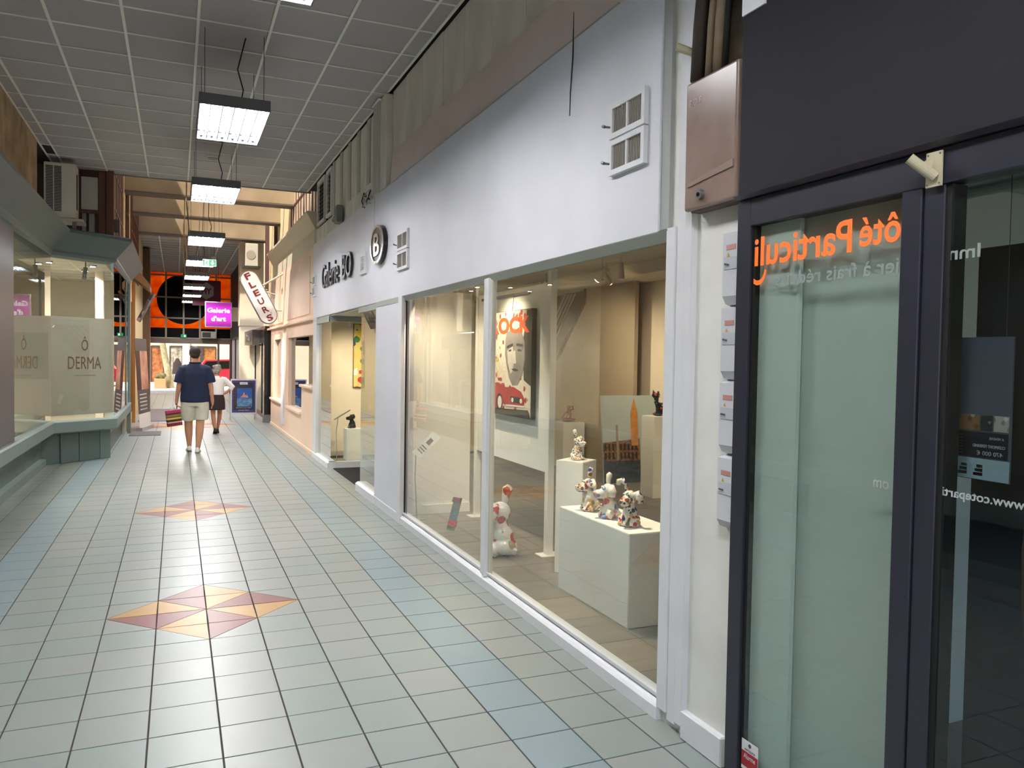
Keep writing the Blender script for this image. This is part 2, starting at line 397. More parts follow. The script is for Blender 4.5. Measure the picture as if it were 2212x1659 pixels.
# ================================================================== MAIN CEILING (grid of grey tiles)
CZ = 4.612; CX0 = -1.033; CY0 = 8.038
ceil = box('ceiling', -2.3, 2.42, -4.0, 14.42, CZ + 0.03, CZ + 0.12, M('ceiling_void', (40, 40, 40), 0.9), kind='structure', label='suspended ceiling of dark grey tiles in a pale metal grid', cat='ceiling')
tile_me = {}
def ceil_tile(x0, x1, y0, y1, z, parent):
    key = (round(x1 - x0, 3), round(y1 - y0, 3))
    if key not in tile_me:
        a, b = key; bb = B().box(0, a, 0, b, 0, 0.012, 0.002); me = bpy.data.meshes.new('tile'); bb.bm.to_mesh(me); bb.bm.free(); me.materials.append(CEIL); tile_me[key] = me
    o = bpy.data.objects.new('tile', tile_me[key]); link(o, parent, (x0, y0, z))
xl = [-1.775] + [CX0 + 0.6 * i for i in range(-1, 6)] + [2.13]
yl = [CY0 + 0.6 * i for i in range(-13, 11)] + [14.38]
for i in range(len(xl) - 1):
    for j in range(len(yl) - 1):
        if i == 0 and 12.6 < yl[j] < 13.0: continue         # the missing corner tile
        ceil_tile(xl[i] + 0.006, xl[i + 1] - 0.006, yl[j] + 0.006, yl[j + 1] - 0.006, CZ + 0.004 + random.uniform(0, 0.003), ceil)
for x in xl[1:-1]: box('main_runner', x - 0.012, x + 0.012, -3.9, 14.38, CZ - 0.006, CZ + 0.004, TBAR, ceil)
for x in (xl[0], xl[-1]): box('edge_angle', x - 0.012, x + 0.012, -3.9, 14.38, CZ - 0.004, CZ + 0.006, TBAR, ceil)
for y in yl: box('cross_bar', -1.775, 2.13, y - 0.008, y + 0.008, CZ - 0.004, CZ + 0.004, TBAR, ceil)
box('end_fascia', -1.0, 2.2, 14.38, 14.42, CZ - 0.02, CZ + 0.12, M('grey_ceiling_edge', (130, 128, 122), 0.8), ceil)
# round ceiling speaker
sp = B().tube([(0.479, 12.5, CZ - 0.02), (0.479, 12.5, CZ)], [0.085, 0.105], 24).done('ceiling_speaker', M('cream_plastic', (206, 204, 190), 0.5), label='round cream speaker disc flush in the grey tile ceiling', cat='speaker', smooth=False)
B().tube([(0.479, 12.5, CZ - 0.026), (0.479, 12.5, CZ - 0.02)], [0.07, 0.075], 24).done('grille', GREY_METAL, sp)

# ================================================================== HANGING FLUORESCENT FIXTURES
TUBE = M_emit('tube_glow', (252, 249, 247), 46.0)
REFL = M('louvre_metal', (90, 110, 135), 0.45, metal=0.5)
HOUS = M('fixture_housing', (96, 98, 104), 0.5, metal=0.3)
WIRE = M('wire_black', (28, 28, 28), 0.6)
CORD = M('cord_tan', (168, 140, 104), 0.7)
def fixture(yc, z, top, label, cord=False):
    x0, x1, y0, y1 = 0.174, 0.776, yc - 0.62, yc + 0.62
    t = thing('pendant_light', label, 'ceiling light', ((x0 + x1) / 2, yc, z), group='hanging fluorescent lights along the arcade')
    b = B(); b.box(x0, x1, y0, y1, z + 0.085, z + 0.10)
    b.box(x0, x0 + 0.008, y0, y1, z, z + 0.085).box(x1 - 0.008, x1, y0, y1, z, z + 0.085).box(x0 + 0.008, x1 - 0.008, y0, y0 + 0.008, z, z + 0.085).box(x0 + 0.008, x1 - 0.008, y1 - 0.008, y1, z, z + 0.085)
    b.done('housing', HOUS, t)
    n = 6; wd = (x1 - x0) / n
    for i in range(1, n):
        xc = x0 + wd * i
        B().prism([(xc - 0.012, y0 + 0.01, z + 0.075), (xc + 0.012, y0 + 0.01, z + 0.075), (xc + 0.004, y0 + 0.01, z + 0.018), (xc - 0.004, y0 + 0.01, z + 0.018)], (0, y1 - y0 - 0.02, 0)).done('reflector_fin', REFL, t)
    for i in range(n):
        xc = x0 + wd * (i + 0.5)
        tb = B().tube([(xc, y0 + 0.05, z + 0.045), (xc, y1 - 0.05, z + 0.045)], 0.012, 10).done('tube', TUBE, t, smooth=True)
        B().tube([(xc, y0 + 0.012, z + 0.045), (xc, y0 + 0.05, z + 0.045)], 0.0135, 10).done('tube_cap', CHROME, tb)
        B().tube([(xc, y1 - 0.05, z + 0.045), (xc, y1 - 0.012, z + 0.045)], 0.0135, 10).done('tube_cap', CHROME, tb)
    for xx in (x0 + 0.05, x1 - 0.05):
        for yy in (y0 + 0.1, y1 - 0.1):
            B().tube([(xx, yy, z + 0.1), (xx, yy, top)], 0.0025, 5).done('hanging_wire', WIRE, t)
    cp = [(x0 + 0.36, y0 + 0.2, z + 0.1), (x0 + 0.38, y0 + 0.18, z + 0.22), (x0 + 0.33, y0 + 0.18, z + 0.4), (x0 + 0.40, y0 + 0.2, top)]
    B().tube(cp, 0.006, 6).done('power_cable', WIRE, t)
    if cord:
        B().tube([(x0 + 0.02, y0 - 0.05, z + 0.02), (x0 - 0.03, y0 - 0.05, z + 0.6), (x0 - 0.02, y0, top)], 0.011, 6).done('tan_cord', CORD, t)
    area('fixture_light', ((x0 + x1) / 2, yc, z + 0.08), x1 - x0 - 0.03, y1 - y0 - 0.03, LAMP_POWER, (1.0, 0.985, 0.965), t, spread=180)
    return t
FY1 = 8.08
fixture(FY1 - 7.2, 3.9, 4.60, 'added unseen fluorescent louvre light overhead, before the first one in view')  # out of view; added at the row's spacing to brighten the near end
fixture(FY1 - 3.6, 3.9, 4.60, 'fluorescent louvre light cut off by the top edge of the photo')
fixture(FY1, 3.9, 4.60, 'largest fully visible fluorescent louvre light under the grey tiles')
fixture(FY1 + 3.6, 3.9, 4.60, 'second fluorescent louvre light, in front of the end of the tiled ceiling')
fixture(FY1 + 7.2, 3.72, 6.6, 'third fluorescent louvre light, hanging on long cords below the cream beams', True)
fixture(FY1 + 10.8, 3.70, 6.6, 'fourth fluorescent louvre light, just behind the green exit sign', True)
fixture(FY1 + 14.4, 3.70, 6.6, 'fifth fluorescent louvre light, just below and beyond the green exit sign', True)
fixture(FY1 + 18.0, 3.70, 5.04, 'sixth fluorescent louvre light, level with the grey hexagon')
fixture(FY1 + 21.6, 3.70, 5.04, 'seventh fluorescent louvre light, second from the far end')
fixture(FY1 + 25.2, 3.70, 5.04, 'farthest and smallest fluorescent louvre light before the dark disc')

# ================================================================== RIGHT SIDE: GALLERY SHOPFRONT
fas = B().box(2.10, 2.30, 3.17, 13.43, 2.32, 3.555, 0.004).done('wall_right', WHITE, kind='structure', label='long white fascia board above the gallery windows', cat='wall')
box('crack_patch', 2.0985, 2.1005, 9.02, 9.03, 2.9, 3.555, M('seam_grey', (150, 150, 150), 0.8), fas)
ups = box('wall_right', 2.20, 2.34, 3.12, 13.42, 3.5, 4.64, M('void_wall', (90, 88, 85), 0.9), kind='structure', label='stained grey wall of tall boards between fascia and ceiling', cat='wall')
B().prism([(2.13, 3.12, 3.50), (2.20, 3.12, 3.50), (2.20, 3.12, 3.93), (2.155, 3.12, 3.93)], (0, 5.33, 0)).done('beam_band', ROSE_BEAM, ups)
y = 3.13
while y < 8.4:
    wd = random.choice((0.55, 0.6, 0.62))
    dx = random.uniform(0, 0.012)
    B().box(2.165 + dx, 2.20, y, min(y + wd - 0.012, 8.5), 3.93, 4.605, 0.004).done('wall_board', UPPER, ups); y += wd
B().box(2.105, 2.20, 8.55, 8.85, 3.555, 4.60, 0.01).done('pilaster', UPPER, ups)
B().box(2.085, 2.20, 8.80, 9.07, 3.555, 4.60, 0.008).done('pilaster', UPPER_D, ups)
B().box(2.07, 2.21, 8.78, 9.10, 4.585, 4.605, 0.004).done('pilaster_cap', WHITE_TRIM, ups)
y = 9.12; i = 0
while y < 11.95:
    wd = 0.42 if i % 2 == 0 else 0.16
    B().box(2.15 if i % 2 else 2.165, 2.20, y, y + wd - 0.01, 3.80, 4.605, 0.004).done('wall_board', UPPER_D if i % 2 else UPPER_L, ups); y += wd; i += 1
B().box(2.14, 2.20, 9.1, 13.4, 3.50, 3.80, 0.003).done('beam_band', UPPER_L, ups)
# grille windows in the far upper corner
gw = thing('window_5', 'pair of small dark louvred windows high at the far end of the stained wall', 'window', (2.15, 12.6, 3.8), kind='structure')
for (a, b2) in ((12.02, 12.45), (12.62, 13.30)):
    B().box(2.13, 2.17, a, b2, 3.84, 3.89).box(2.13, 2.17, a, b2, 4.50, 4.56).box(2.13, 2.17, a, a + 0.05, 3.89, 4.50).box(2.13, 2.17, b2 - 0.05, b2, 3.89, 4.50).done('frame', WHITE_TRIM, gw)
    box('backing', 2.165, 2.19, a, b2, 3.84, 4.56, BLACK_MATTE, gw)
    for j in range(9):
        z = 3.93 + j * 0.065
        B().prism([(2.14, a + 0.05, z), (2.165, a + 0.05, z + 0.035), (2.165, a + 0.05, z + 0.045), (2.14, a + 0.05, z + 0.01)], (0, b2 - a - 0.1, 0)).done('slat', M('louvre_grey', (112, 108, 100), 0.6), gw)
# hanging insulation string (dark crack line) and cable bundle and small grey box
B().tube([(2.088, 4.06, 3.70), (2.09, 4.065, 3.45), (2.088, 4.085, 3.25), (2.09, 4.093, 3.12)], [0.002, 0.005, 0.004, 0.003], 5).done('hanging_wire', WIRE, label='thin black wire dangling down the white fascia left of the large vent', cat='wire')
cb = thing('cable_bundle', 'tangle of cut cables on the edge of the white fascia', 'cable', (2.09, 9.3, 3.56))
for j in range(5):
    p = [(2.09 - random.uniform(0, .04), 9.25 + random.uniform(-.15, .25), 3.56 + random.uniform(-.08, .12)) for _ in range(5)]
    B().tube(p, 0.007, 6).done('cable', WIRE if j % 2 else M('cable_white', (190, 188, 180), .5), cb)
B().tube([(2.115, 3.6, 3.568), (2.115, 6.0, 3.568), (2.11, 9.2, 3.566)], 0.008, 6).done('cable', M('cable_white', (190, 188, 180), .5), label='long pale cable lying along the top edge of the white fascia', cat='cable')
jb = B().box(2.03, 2.12, 11.0, 11.22, 3.56, 3.80, 0.012).done('junction_box', M('grey_green_box', (118, 122, 112), 0.5), label='small grey-green junction box on top of the white fascia', cat='box')
B().tube([(2.05, 11.25, 3.66), (2.04, 11.32, 3.62)], 0.02, 8).done('cable_gland', GREY_METAL, jb)

# vents on the fascia
VM = M('vent_mesh', (112, 106, 98), 0.7)
def vent(y0, y1, z0, z1, label, two=True):
    t = thing('vent', label, 'vent', (2.095, (y0 + y1) / 2, z0))
    hs = [(z0, (z0 + z1) / 2 - 0.004), ((z0 + z1) / 2 + 0.004, z1)] if two else [(z0, z1)]
    for (a, c) in hs:
        f = 0.028 if two else 0.045
        B().box(2.075, 2.10, y0, y1, a, a + f).box(2.075, 2.10, y0, y1, c - f, c).box(2.075, 2.10, y0, y0 + f, a + f, c - f).box(2.075, 2.10, y1 - f, y1, a + f, c - f).done('frame', WHITE_TRIM, t)
        m = (y0 + y1) / 2
        if two:
            box('mullion', 2.078, 2.10, m - 0.007, m + 0.007, a + f, c - f, WHITE_TRIM, t)
            for (p, q) in ((y0 + f, m - 0.007), (m + 0.007, y1 - f)):
                bb = B(); k = 9
                for i in range(k):
                    yy = p + (q - p) * i / k; bb.box(2.084, 2.092, yy, yy + (q - p) / k * 0.55, a + f, c - f)
                pn = box('mesh_panel', 2.094, 2.099, p, q, a + f, c - f, VM, t)
                bb.done('mesh_rib', M('vent_rib', (140, 134, 124), 0.6), pn)
            B().tube([(2.08, y1 - 0.01, a + (c - a) * .35), (2.055, y1 + 0.01, a + (c - a) * .38)], 0.006, 8).tube([(2.055, y1 + 0.01, a + (c - a) * .38), (2.052, y1 + 0.028, a + (c - a) * .42)], 0.008, 8).done('latch', GREY_METAL, t)
        else:
            box('mesh_panel', 2.094, 2.099, y0 + f, y1 - f, a + f, c - f, M('vent_dark', (60, 58, 55), .8), t)
            for i in range(9):
                z = a + f + (c - a - 2 * f) * i / 9
                box('slat', 2.082, 2.092, y0 + f, y1 - f, z, z + 0.011, WHITE_TRIM, t)
vent(3.275, 3.61, 2.67, 3.04, 'large square vent with four mesh panels near the right end of the fascia')
vent(7.52, 7.92, 2.588, 2.974, 'smaller four-panel vent to the right of the round letter sign')
vent(9.40, 9.69, 2.707, 2.963, 'small louvred vent between the sign lettering and the round letter sign', two=False)
vent(13.11, 13.41, 2.675, 3.027, 'four-panel vent at the far left end of the white fascia')

# gallery lettering
LET = M('letter_black', (26, 22, 24), 0.3); LETF = M('letter_side', (150, 152, 160), 0.25, metal=0.8)
gs = thing('gallery_lettering', 'raised black letters reading Galerie BO on the white fascia', 'sign', (2.09, 11.4, 2.74))
AX = (0, -1, 0); AZ = (0, 0, 1)
text('word_galerie', 'Galerie', (2.085, 11.77, 2.742), AX, AZ, 0.4, LET, gs, ext=0.012, bold=0.0, width=1.36, height=0.36)
text('word_bo', 'BO', (2.08, 10.48, 2.742), AX, AZ, 0.4, LET, gs, ext=0.016, bold=0.003, width=0.62, height=0.335)
text('word_bo_rim', 'BO', (2.094, 10.47, 2.739), AX, AZ, 0.4, LETF, gs, ext=0.002, bold=0.006, width=0.63, height=0.34)
lg = thing('round_logo_sign', 'oval chrome-rimmed badge with a raised letter B on the white fascia', 'sign', (2.09, 8.675, 2.74))
cy_, cz_ = 8.675, 2.955
B().loft([ringpts((2.10, cy_, cz_), 0.30, 0.215, 32, (0, 1, 0), (0, 0, 1)), ringpts((2.05, cy_, cz_), 0.30, 0.215, 32, (0, 1, 0), (0, 0, 1))]).done('disc', LET, lg)
rim = [[Vector((xx, cy_ + math.cos(a) * 0.30 * k, cz_ + math.sin(a) * 0.215 * k)) for (xx, k) in ((2.05, 1.0), (2.04, 1.0), (2.04, 0.86), (2.05, 0.86))] for a in [2 * math.pi * i / 32 for i in range(33)]]
B().loft(rim, cap=False).done('rim', M('badge_chrome', (200, 190, 178), 0.2, metal=0.9), lg)
text('letter_b', 'B', (2.045, cy_, cz_ - 0.125), AX, AZ, 0.3, M('badge_chrome', (200, 190, 178), 0.2, metal=0.9), lg, ext=0.006, bold=0.004, width=0.26, height=0.25)

# shopfront frames
def pane(name, y0, y1, z0, z1, parent, x=2.142, m=None): return box(name, x, x + 0.008, y0, y1, z0, z1, m or GLASS, parent)
w1 = thing('window_1', 'large right-hand display window of the gallery in a white frame', 'window', (2.14, 4.25, 0), kind='structure')
pane('pane', 3.12, 5.385, 0.10, 2.285, w1)
w2 = thing('window_2', 'large left-hand display window of the gallery in a white frame', 'window', (2.14, 6.6, 0), kind='structure')
pane('pane', 5.50, 7.745, 0.10, 2.285, w2)
for w_, a, b2 in ((w1, 3.10, 5.44), (w2, 5.44, 7.86)):
    B().prism([(2.10, a, 0.0), (2.20, a, 0.0), (2.20, a, 0.10), (2.15, a, 0.10), (2.115, a, 0.075), (2.10, a, 0.06)], (0, b2 - a, 0)).done('sill', WHITE_TRIM, w_)
    box('glazing_bead', 2.122, 2.142, a, b2, 0.098, 0.115, WHITE_TRIM, w_)
    B().prism([(2.10, a, 2.325), (2.18, a, 2.325), (2.18, a, 2.275), (2.14, a, 2.275)], (0, b2 - a, 0)).done('head_trim', SAGE_TRIM, w_)
B().box(2.105, 2.17, 5.385, 5.435, 0.08, 2.3, 0.004).done('mullion', WHITE_TRIM, w1)
B().box(2.115, 2.17, 5.445, 5.50, 0.08, 2.3, 0.004).done('mullion', WHITE_TRIM, w2)
box('mullion_strip', 2.13, 2.16, 5.36, 5.385, 0.1, 2.285, M('cream_bead', (208, 202, 186), 0.5), w1)
box('side_strip', 2.135, 2.17, 7.745, 7.752, 0.08, 2.3, BLACK_MATTE, w2)
# white column between window and entrance
colm = B().box(2.105, 2.26, 7.86, 8.93, 0.0, 2.325, 0.005).done('wall_right', WHITE, kind='structure', label='white painted column between gallery window and entrance', cat='column')
box('column_edge', 2.095, 2.125, 7.76, 7.90, 0.0, 2.325, WHITE_TRIM, colm); box('column_base', 2.095, 2.12, 7.9, 8.93, 0.0, 0.09, WHITE_TRIM, colm)
box('column_cap', 2.10, 2.13, 7.86, 8.93, 2.27, 2.325, SAGE_TRIM, colm)
# entrance side panes and recess
w3 = thing('window_3', 'narrow fixed glass pane beside the gallery entrance', 'window', (2.14, 9.4, 0), kind='structure')
pane('pane', 8.95, 9.86, 0.11, 2.25, w3)
B().prism([(2.09, 8.93, 0.0), (2.22, 8.93, 0.0), (2.22, 8.93, 0.11), (2.12, 8.93, 0.11), (2.09, 8.93, 0.09)], (0, 0.97, 0)).done('sill', WHITE_TRIM, w3)
box('head_trim', 2.11, 2.2, 8.93, 9.9, 2.25, 2.325, SAGE_TRIM, w3)
pane_side = B().box(2.15, 3.0, 9.86, 9.868, 0.11, 2.25).done('side_pane', GLASS, w3)
w4 = thing('window_4', 'glass display bay left of the gallery entrance mat', 'window', (2.5, 12.5, 0), kind='structure')
pane('pane', 11.94, 13.10, 0.10, 2.22, w4)
B().box(2.15, 3.05, 11.93, 11.938, 0.10, 2.22).done('side_pane', GLASS, w4)
B().prism([(2.09, 11.90, 0.0), (2.22, 11.90, 0.0), (2.22, 11.90, 0.10), (2.12, 11.90, 0.10), (2.09, 11.90, 0.08)], (0, 1.5, 0)).done('sill', WHITE_TRIM, w4)
box('side_sill', 2.11, 3.05, 11.88, 11.98, 0.0, 0.10, WHITE_TRIM, w4)
box('corner_post', 2.10, 2.16, 13.08, 13.42, 0.0, 2.325, WHITE_TRIM, w4)
B().box(2.11, 2.2, 11.9, 13.2, 2.22, 2.325).box(2.11, 3.05, 11.88, 11.98, 2.22, 2.30).done('head_trim', SAGE_TRIM, w4)
box('soffit', 2.12, 3.2, 8.93, 13.42, 2.30, 2.33, SAGE_TRIM, w3)
em = box('entrance_mat', 2.17, 3.1, 9.95, 11.85, 0.0, 0.012, M('black_carpet', (26, 26, 28), 0.95, var=0.1, scale=80, bump=0.4, bscale=300), label='black carpet mat in the recessed gallery entrance', cat='mat')
dr = thing('door_1', 'glass door at the back of the recessed gallery entrance', 'door', (3.12, 10.9, 0), kind='structure')
box('pane', 3.12, 3.13, 9.95, 11.85, 0.02, 2.3, GLASS, dr); box('handle', 3.06, 3.08, 10.2, 10.23, 0.9, 1.3, CHROME, dr)

# ------------------------------------------------------------------ gallery interior
GF = M('gallery_grout', (70, 66, 62), 0.9)
gfl = box('floor', 2.2, 6.4, 2.7, 13.45, -0.05, -0.004, GF, kind='structure', label='grey stone-look tile floor inside the gallery', cat='floor')
GT = [M('gallery_tile_%d' % i, c, 0.4, var=0.18, scale=2.5, stretch=(0.6, 3, 1)) for i, c in enumerate(((132, 124, 114), (124, 118, 110), (140, 130, 118)))]
gm = {}
for i in range(10):
    for j in range(24):
        if not (count < 100000): break
        x, yy = 2.2 + i * 0.42, 2.72 + j * 0.45
        if yy + 0.45 > 13.5: continue
        mm = random.choice(GT)
        if mm.name not in gm:
            bb = B().box(0.002, 0.418, 0.002, 0.448, -0.004, 0.0); me = bpy.data.meshes.new('tile'); bb.bm.to_mesh(me); bb.bm.free(); me.materials.append(mm); gm[mm.name] = me
        o = bpy.data.objects.new('tile', gm[mm.name]); link(o, gfl, (x, yy, 0))
WARMW = M('warm_gallery_wall', (226, 214, 194), 0.7, var=0.03)
box('wall_back', 6.3, 6.4, 2.6, 13.5, 0, 3.1, WARMW, kind='structure', label='cream rear wall of the gallery', cat='wall')
box('wall_near', 2.34, 6.4, 2.6, 2.72, 0, 3.1, WARMW, kind='structure', label='side wall of the gallery next to the meter pillar', cat='wall')
box('wall_far', 2.14, 6.4, 13.40, 13.50, 0, 3.1, WARMW, kind='structure', label='cream far side wall of the gallery and its display bay', cat='wall')
gc = box('ceiling', 2.2, 6.4, 2.6, 13.5, 2.84, 2.90, M('gallery_ceiling', (196, 190, 178), 0.8), kind='structure', label='plain pale ceiling inside the gallery', cat='ceiling')
box('downstand_beam', 4.9, 5.1, 2.72, 13.4, 2.70, 2.84, M('gallery_ceiling', (196, 190, 178), 0.8), gc)
# taupe stair enclosure with dark stairwell above the diagonal
TAU = M('taupe_wall', (166, 150, 128), 0.7)
B().prism([(6.0, 13.4, 0), (6.0, 13.4, 0.35), (6.0, 11.05, 2.62), (6.0, 11.05, 2.84), (6.0, 9.60, 2.84), (6.0, 9.60, 0)], (0.06, 0, 0)).done('wall_stair', TAU, kind='structure', label='taupe wall enclosing the gallery staircase', cat='wall')
st = thing('staircase', 'dark timber staircase rising behind the gallery panels', 'staircase', (6.1, 12.2, 0))
box('stairwell_dark', 6.27, 6.295, 11.0, 13.38, 0.0, 2.84, DARKWOOD, st)  # dark sheet stands for the darkness of the stairwell opening
for i in range(12):
    B().box(6.07, 6.26, 13.3 - i * 0.19 - 0.22, 13.3 - i * 0.19, 0.19 * i + 0.16, 0.19 * i + 0.20, 0.003).done('step', DARKWOOD, st)
for i in range(3):
    B().box(5.45 + 0.0, 5.98, 11.85 + i * 0.28, 12.70, i * 0.17, i * 0.17 + 0.165, 0.004).done('lower_step', TAU, st)
B().prism([(5.96, 13.38, 0.36), (5.96, 13.38, 0.62), (5.96, 11.05, 2.84), (5.96, 11.05, 2.63)], (0.035, 0, 0)).done('stringer', DARKWOOD, st)
for k in (0.36, 0.52, 0.68, 0.84):
    B().tube([(5.965, 13.35, 0.36 + k), (5.965, 11.07 + 0.02 + k * 0.75, 2.78)], 0.010, 6).done('rail', M('rail_pale', (190, 180, 160), .4), st)
# partition panels
pa = thing('partition_panel', 'white standing display panel on legs carrying the canvas with the red car', 'display panel', (2.98, 6.95, 0))
B().box(2.955, 2.995, 6.14, 7.84, 0.72, 2.37, 0.003).done('board', PLINTH, pa)
for yy in (6.09, 7.86):
    p = B().box(2.945, 3.005, yy - 0.035, yy + 0.035, 0.0, 2.5, 0.004).done('post', PLINTH, pa)
    B().box(2.88, 3.07, yy - 0.07, yy + 0.07, 0.0, 0.012, 0.003).done('foot_plate', PLINTH, p)
box('picture_rail', 2.935, 2.955, 6.5, 7.7, 2.30, 2.325, CHROME, pa)
pb = thing('partition_panel', 'white full-height display panel across the left gallery window', 'display panel', (2.63, 8.2, 0))
B().box(2.24, 3.0, 8.16, 8.24, 0.0, 2.42, 0.003).done('board', PLINTH, pb)
box('skirting', 2.24, 3.0, 8.145, 8.16, 0.0, 0.10, PLINTH, pb)

# canvas with car and lettering, facing the window (-x)
cv = thing('canvas_painting', 'colourful collage canvas with orange ROCK lettering and a red car', 'painting', (2.94, 6.86, 1.165))
cy0, cy1, cz0, cz1 = 6.345, 7.385, 1.165, 2.16     # right edge (small y) .. left edge
B().box(2.905, 2.950, cy0, cy1, cz0, cz1, 0.002).done('stretcher', M('canvas_edge', (38, 34, 34), 0.6), cv)
ART = M_spots('canvas_collage', (206, 200, 184), [(176, 48, 52), (214, 206, 190), (110, 104, 98), (206, 168, 96), (196, 190, 178), (150, 60, 64), (208, 204, 196)], 14, 0.38, 0.6)
face = B().box(2.900, 2.9048, cy0 + .005, cy1 - .005, cz0 + .005, cz1 - .005).done('painted_face', ART, cv)
W_, H_ = cy1 - cy0, cz1 - cz0
def art(name, pts, mat, d=0.0012):   # pts in 0..1, x from left to right in the picture, y up
    return B().prism([(2.900, cy1 - u * W_, cz0 + v * H_) for u, v in pts], (-d, 0, 0)).done(name, mat, cv)
O1 = M('paint_orange', (222, 84, 32), 0.6, var=0.2, scale=8); PG = M('paint_grey', (128, 124, 122), 0.6, var=0.35, scale=7); PL = M('paint_light_grey', (184, 180, 176), 0.6, var=0.15, scale=9)
PD = M('paint_dark', (44, 40, 42), 0.6, var=0.2, scale=10); PR = M('paint_red', (170, 34, 40), 0.5, var=0.25, scale=5); PWH = M('paint_white', (220, 214, 204), 0.6)
text('word_rock', 'ROCK', (2.8985, cy1 - 0.52 * W_, cz0 + 0.78 * H_), AX, AZ, 0.3, O1, cv, ext=0.0012, bold=0.012, width=0.9 * W_, height=0.16 * H_)
art('dark_patch', [(0.85, 0.35), (1.0, 0.3), (1.0, 0.99), (0.9, 0.99), (0.82, 0.7)], PD)
art('painted_head', [(0.42, 0.72), (0.46, 0.80), (0.62, 0.83), (0.78, 0.80), (0.86, 0.70), (0.87, 0.55), (0.82, 0.40), (0.72, 0.30), (0.60, 0.29), (0.52, 0.36), (0.46, 0.48), (0.42, 0.58)], PG, 0.0018)
art('painted_cheek', [(0.47, 0.62), (0.6, 0.66), (0.63, 0.52), (0.6, 0.42), (0.55, 0.4), (0.49, 0.5)], PL, 0.0024)
art('painted_brow', [(0.46, 0.665), (0.60, 0.69), (0.60, 0.665), (0.47, 0.64)], PD, 0.0028); art('painted_brow', [(0.68, 0.69), (0.82, 0.68), (0.82, 0.655), (0.68, 0.665)], PD, 0.0028)
art('painted_eye', [(0.50, 0.625), (0.57, 0.635), (0.57, 0.615), (0.51, 0.61)], PD, 0.0028); art('painted_eye', [(0.71, 0.635), (0.79, 0.63), (0.79, 0.612), (0.71, 0.615)], PD, 0.0028)
art('painted_nose', [(0.62, 0.62), (0.66, 0.62), (0.68, 0.50), (0.60, 0.50)], PL, 0.0028); art('painted_mouth', [(0.57, 0.445), (0.66, 0.455), (0.74, 0.44), (0.66, 0.425)], PD, 0.0028)
art('painted_car', [(0.0, 0.29), (0.25, 0.31), (0.45, 0.27), (0.62, 0.28), (0.80, 0.24), (0.88, 0.17), (0.86, 0.11), (0.70, 0.09), (0.45, 0.09), (0.40, 0.11), (0.30, 0.05), (0.0, 0.07)], PR, 0.0022)
art('painted_road', [(0.0, 0.07), (0.4, 0.06), (0.95, 0.08), (1.0, 0.0), (0.0, 0.0)], PD, 0.0016)
art('painted_grille', [(0.56, 0.19), (0.80, 0.185), (0.82, 0.13), (0.58, 0.13)], PD, 0.0027)
for (u, v, ru, rv, mt) in ((0.30, 0.12, 0.075, 0.085, PD), (0.31, 0.12, 0.05, 0.06, PWH), (0.61, 0.155, 0.025, 0.022, PWH), (0.80, 0.155, 0.025, 0.022, PWH), (0.14, 0.19, 0.05, 0.035, PWH)):
    art('painted_round', [(u + ru * math.cos(a), v + rv * math.sin(a)) for a in [k * math.pi / 8 for k in range(16)]], mt, 0.003 if mt is PD else 0.0034)
art('painted_bumper', [(0.45, 0.105), (0.88, 0.115), (0.88, 0.10), (0.45, 0.088)], PWH, 0.0036)
for k in range(14):
    u, v = random.uniform(0.02, 0.36), random.uniform(0.32, 0.76); a = random.uniform(0, 3)
    art('paint_stroke', [(u, v), (u + .09 * math.cos(a), v + .09 * math.sin(a)), (u + .1 * math.cos(a) - .02, v + .09 * math.sin(a) + .03), (u - .02, v + .03)], random.choice((PR, PWH, PD, M('paint_yellow', (206, 170, 70), 0.6))), 0.0026)
B().tube([(2.93, 6.86, 2.16), (2.945, 6.86, 2.31)], 0.003, 5).done('hanging_cord', WIRE, cv)

# plinths
def plinth(label, x0, x1, y0, y1, h, z0=0.0, rot=0.0):
    b = bmesh.new(); bmesh.ops.create_cube(b, size=1)
    cx, cyy = (x0 + x1) / 2, (y0 + y1) / 2
    for v in b.verts: v.co = Vector((v.co.x * (x1 - x0), v.co.y * (y1 - y0), (v.co.z + 0.5) * h))
    bmesh.ops.bevel(b, geom=b.edges[:], offset=0.004, segments=2, affect='EDGES')
    b.transform(Matrix.Translation((cx, cyy, z0)) @ Matrix.Rotation(rot, 4, 'Z'))
    q = B(); q.merge(b); return q.done('plinth', PLINTH, label=label, cat='plinth')
plinth('long low white plinth carrying three ceramic dogs', 2.635, 3.02, 4.225, 5.21, 0.61)
plinth('narrow white plinth under the small-spotted dog', 2.83, 3.07, 5.43, 5.67, 0.905, rot=0.6)
plinth('tall cream plinth under the black cat figure', 5.42, 5.80, 8.17, 8.46, 1.015)
plinth('low cream plinth under the red striped figure', 5.58, 5.96, 10.95, 11.4, 0.71)
plinth('small white plinth in the glass display bay', 2.54, 2.80, 12.72, 13.0, 0.516)

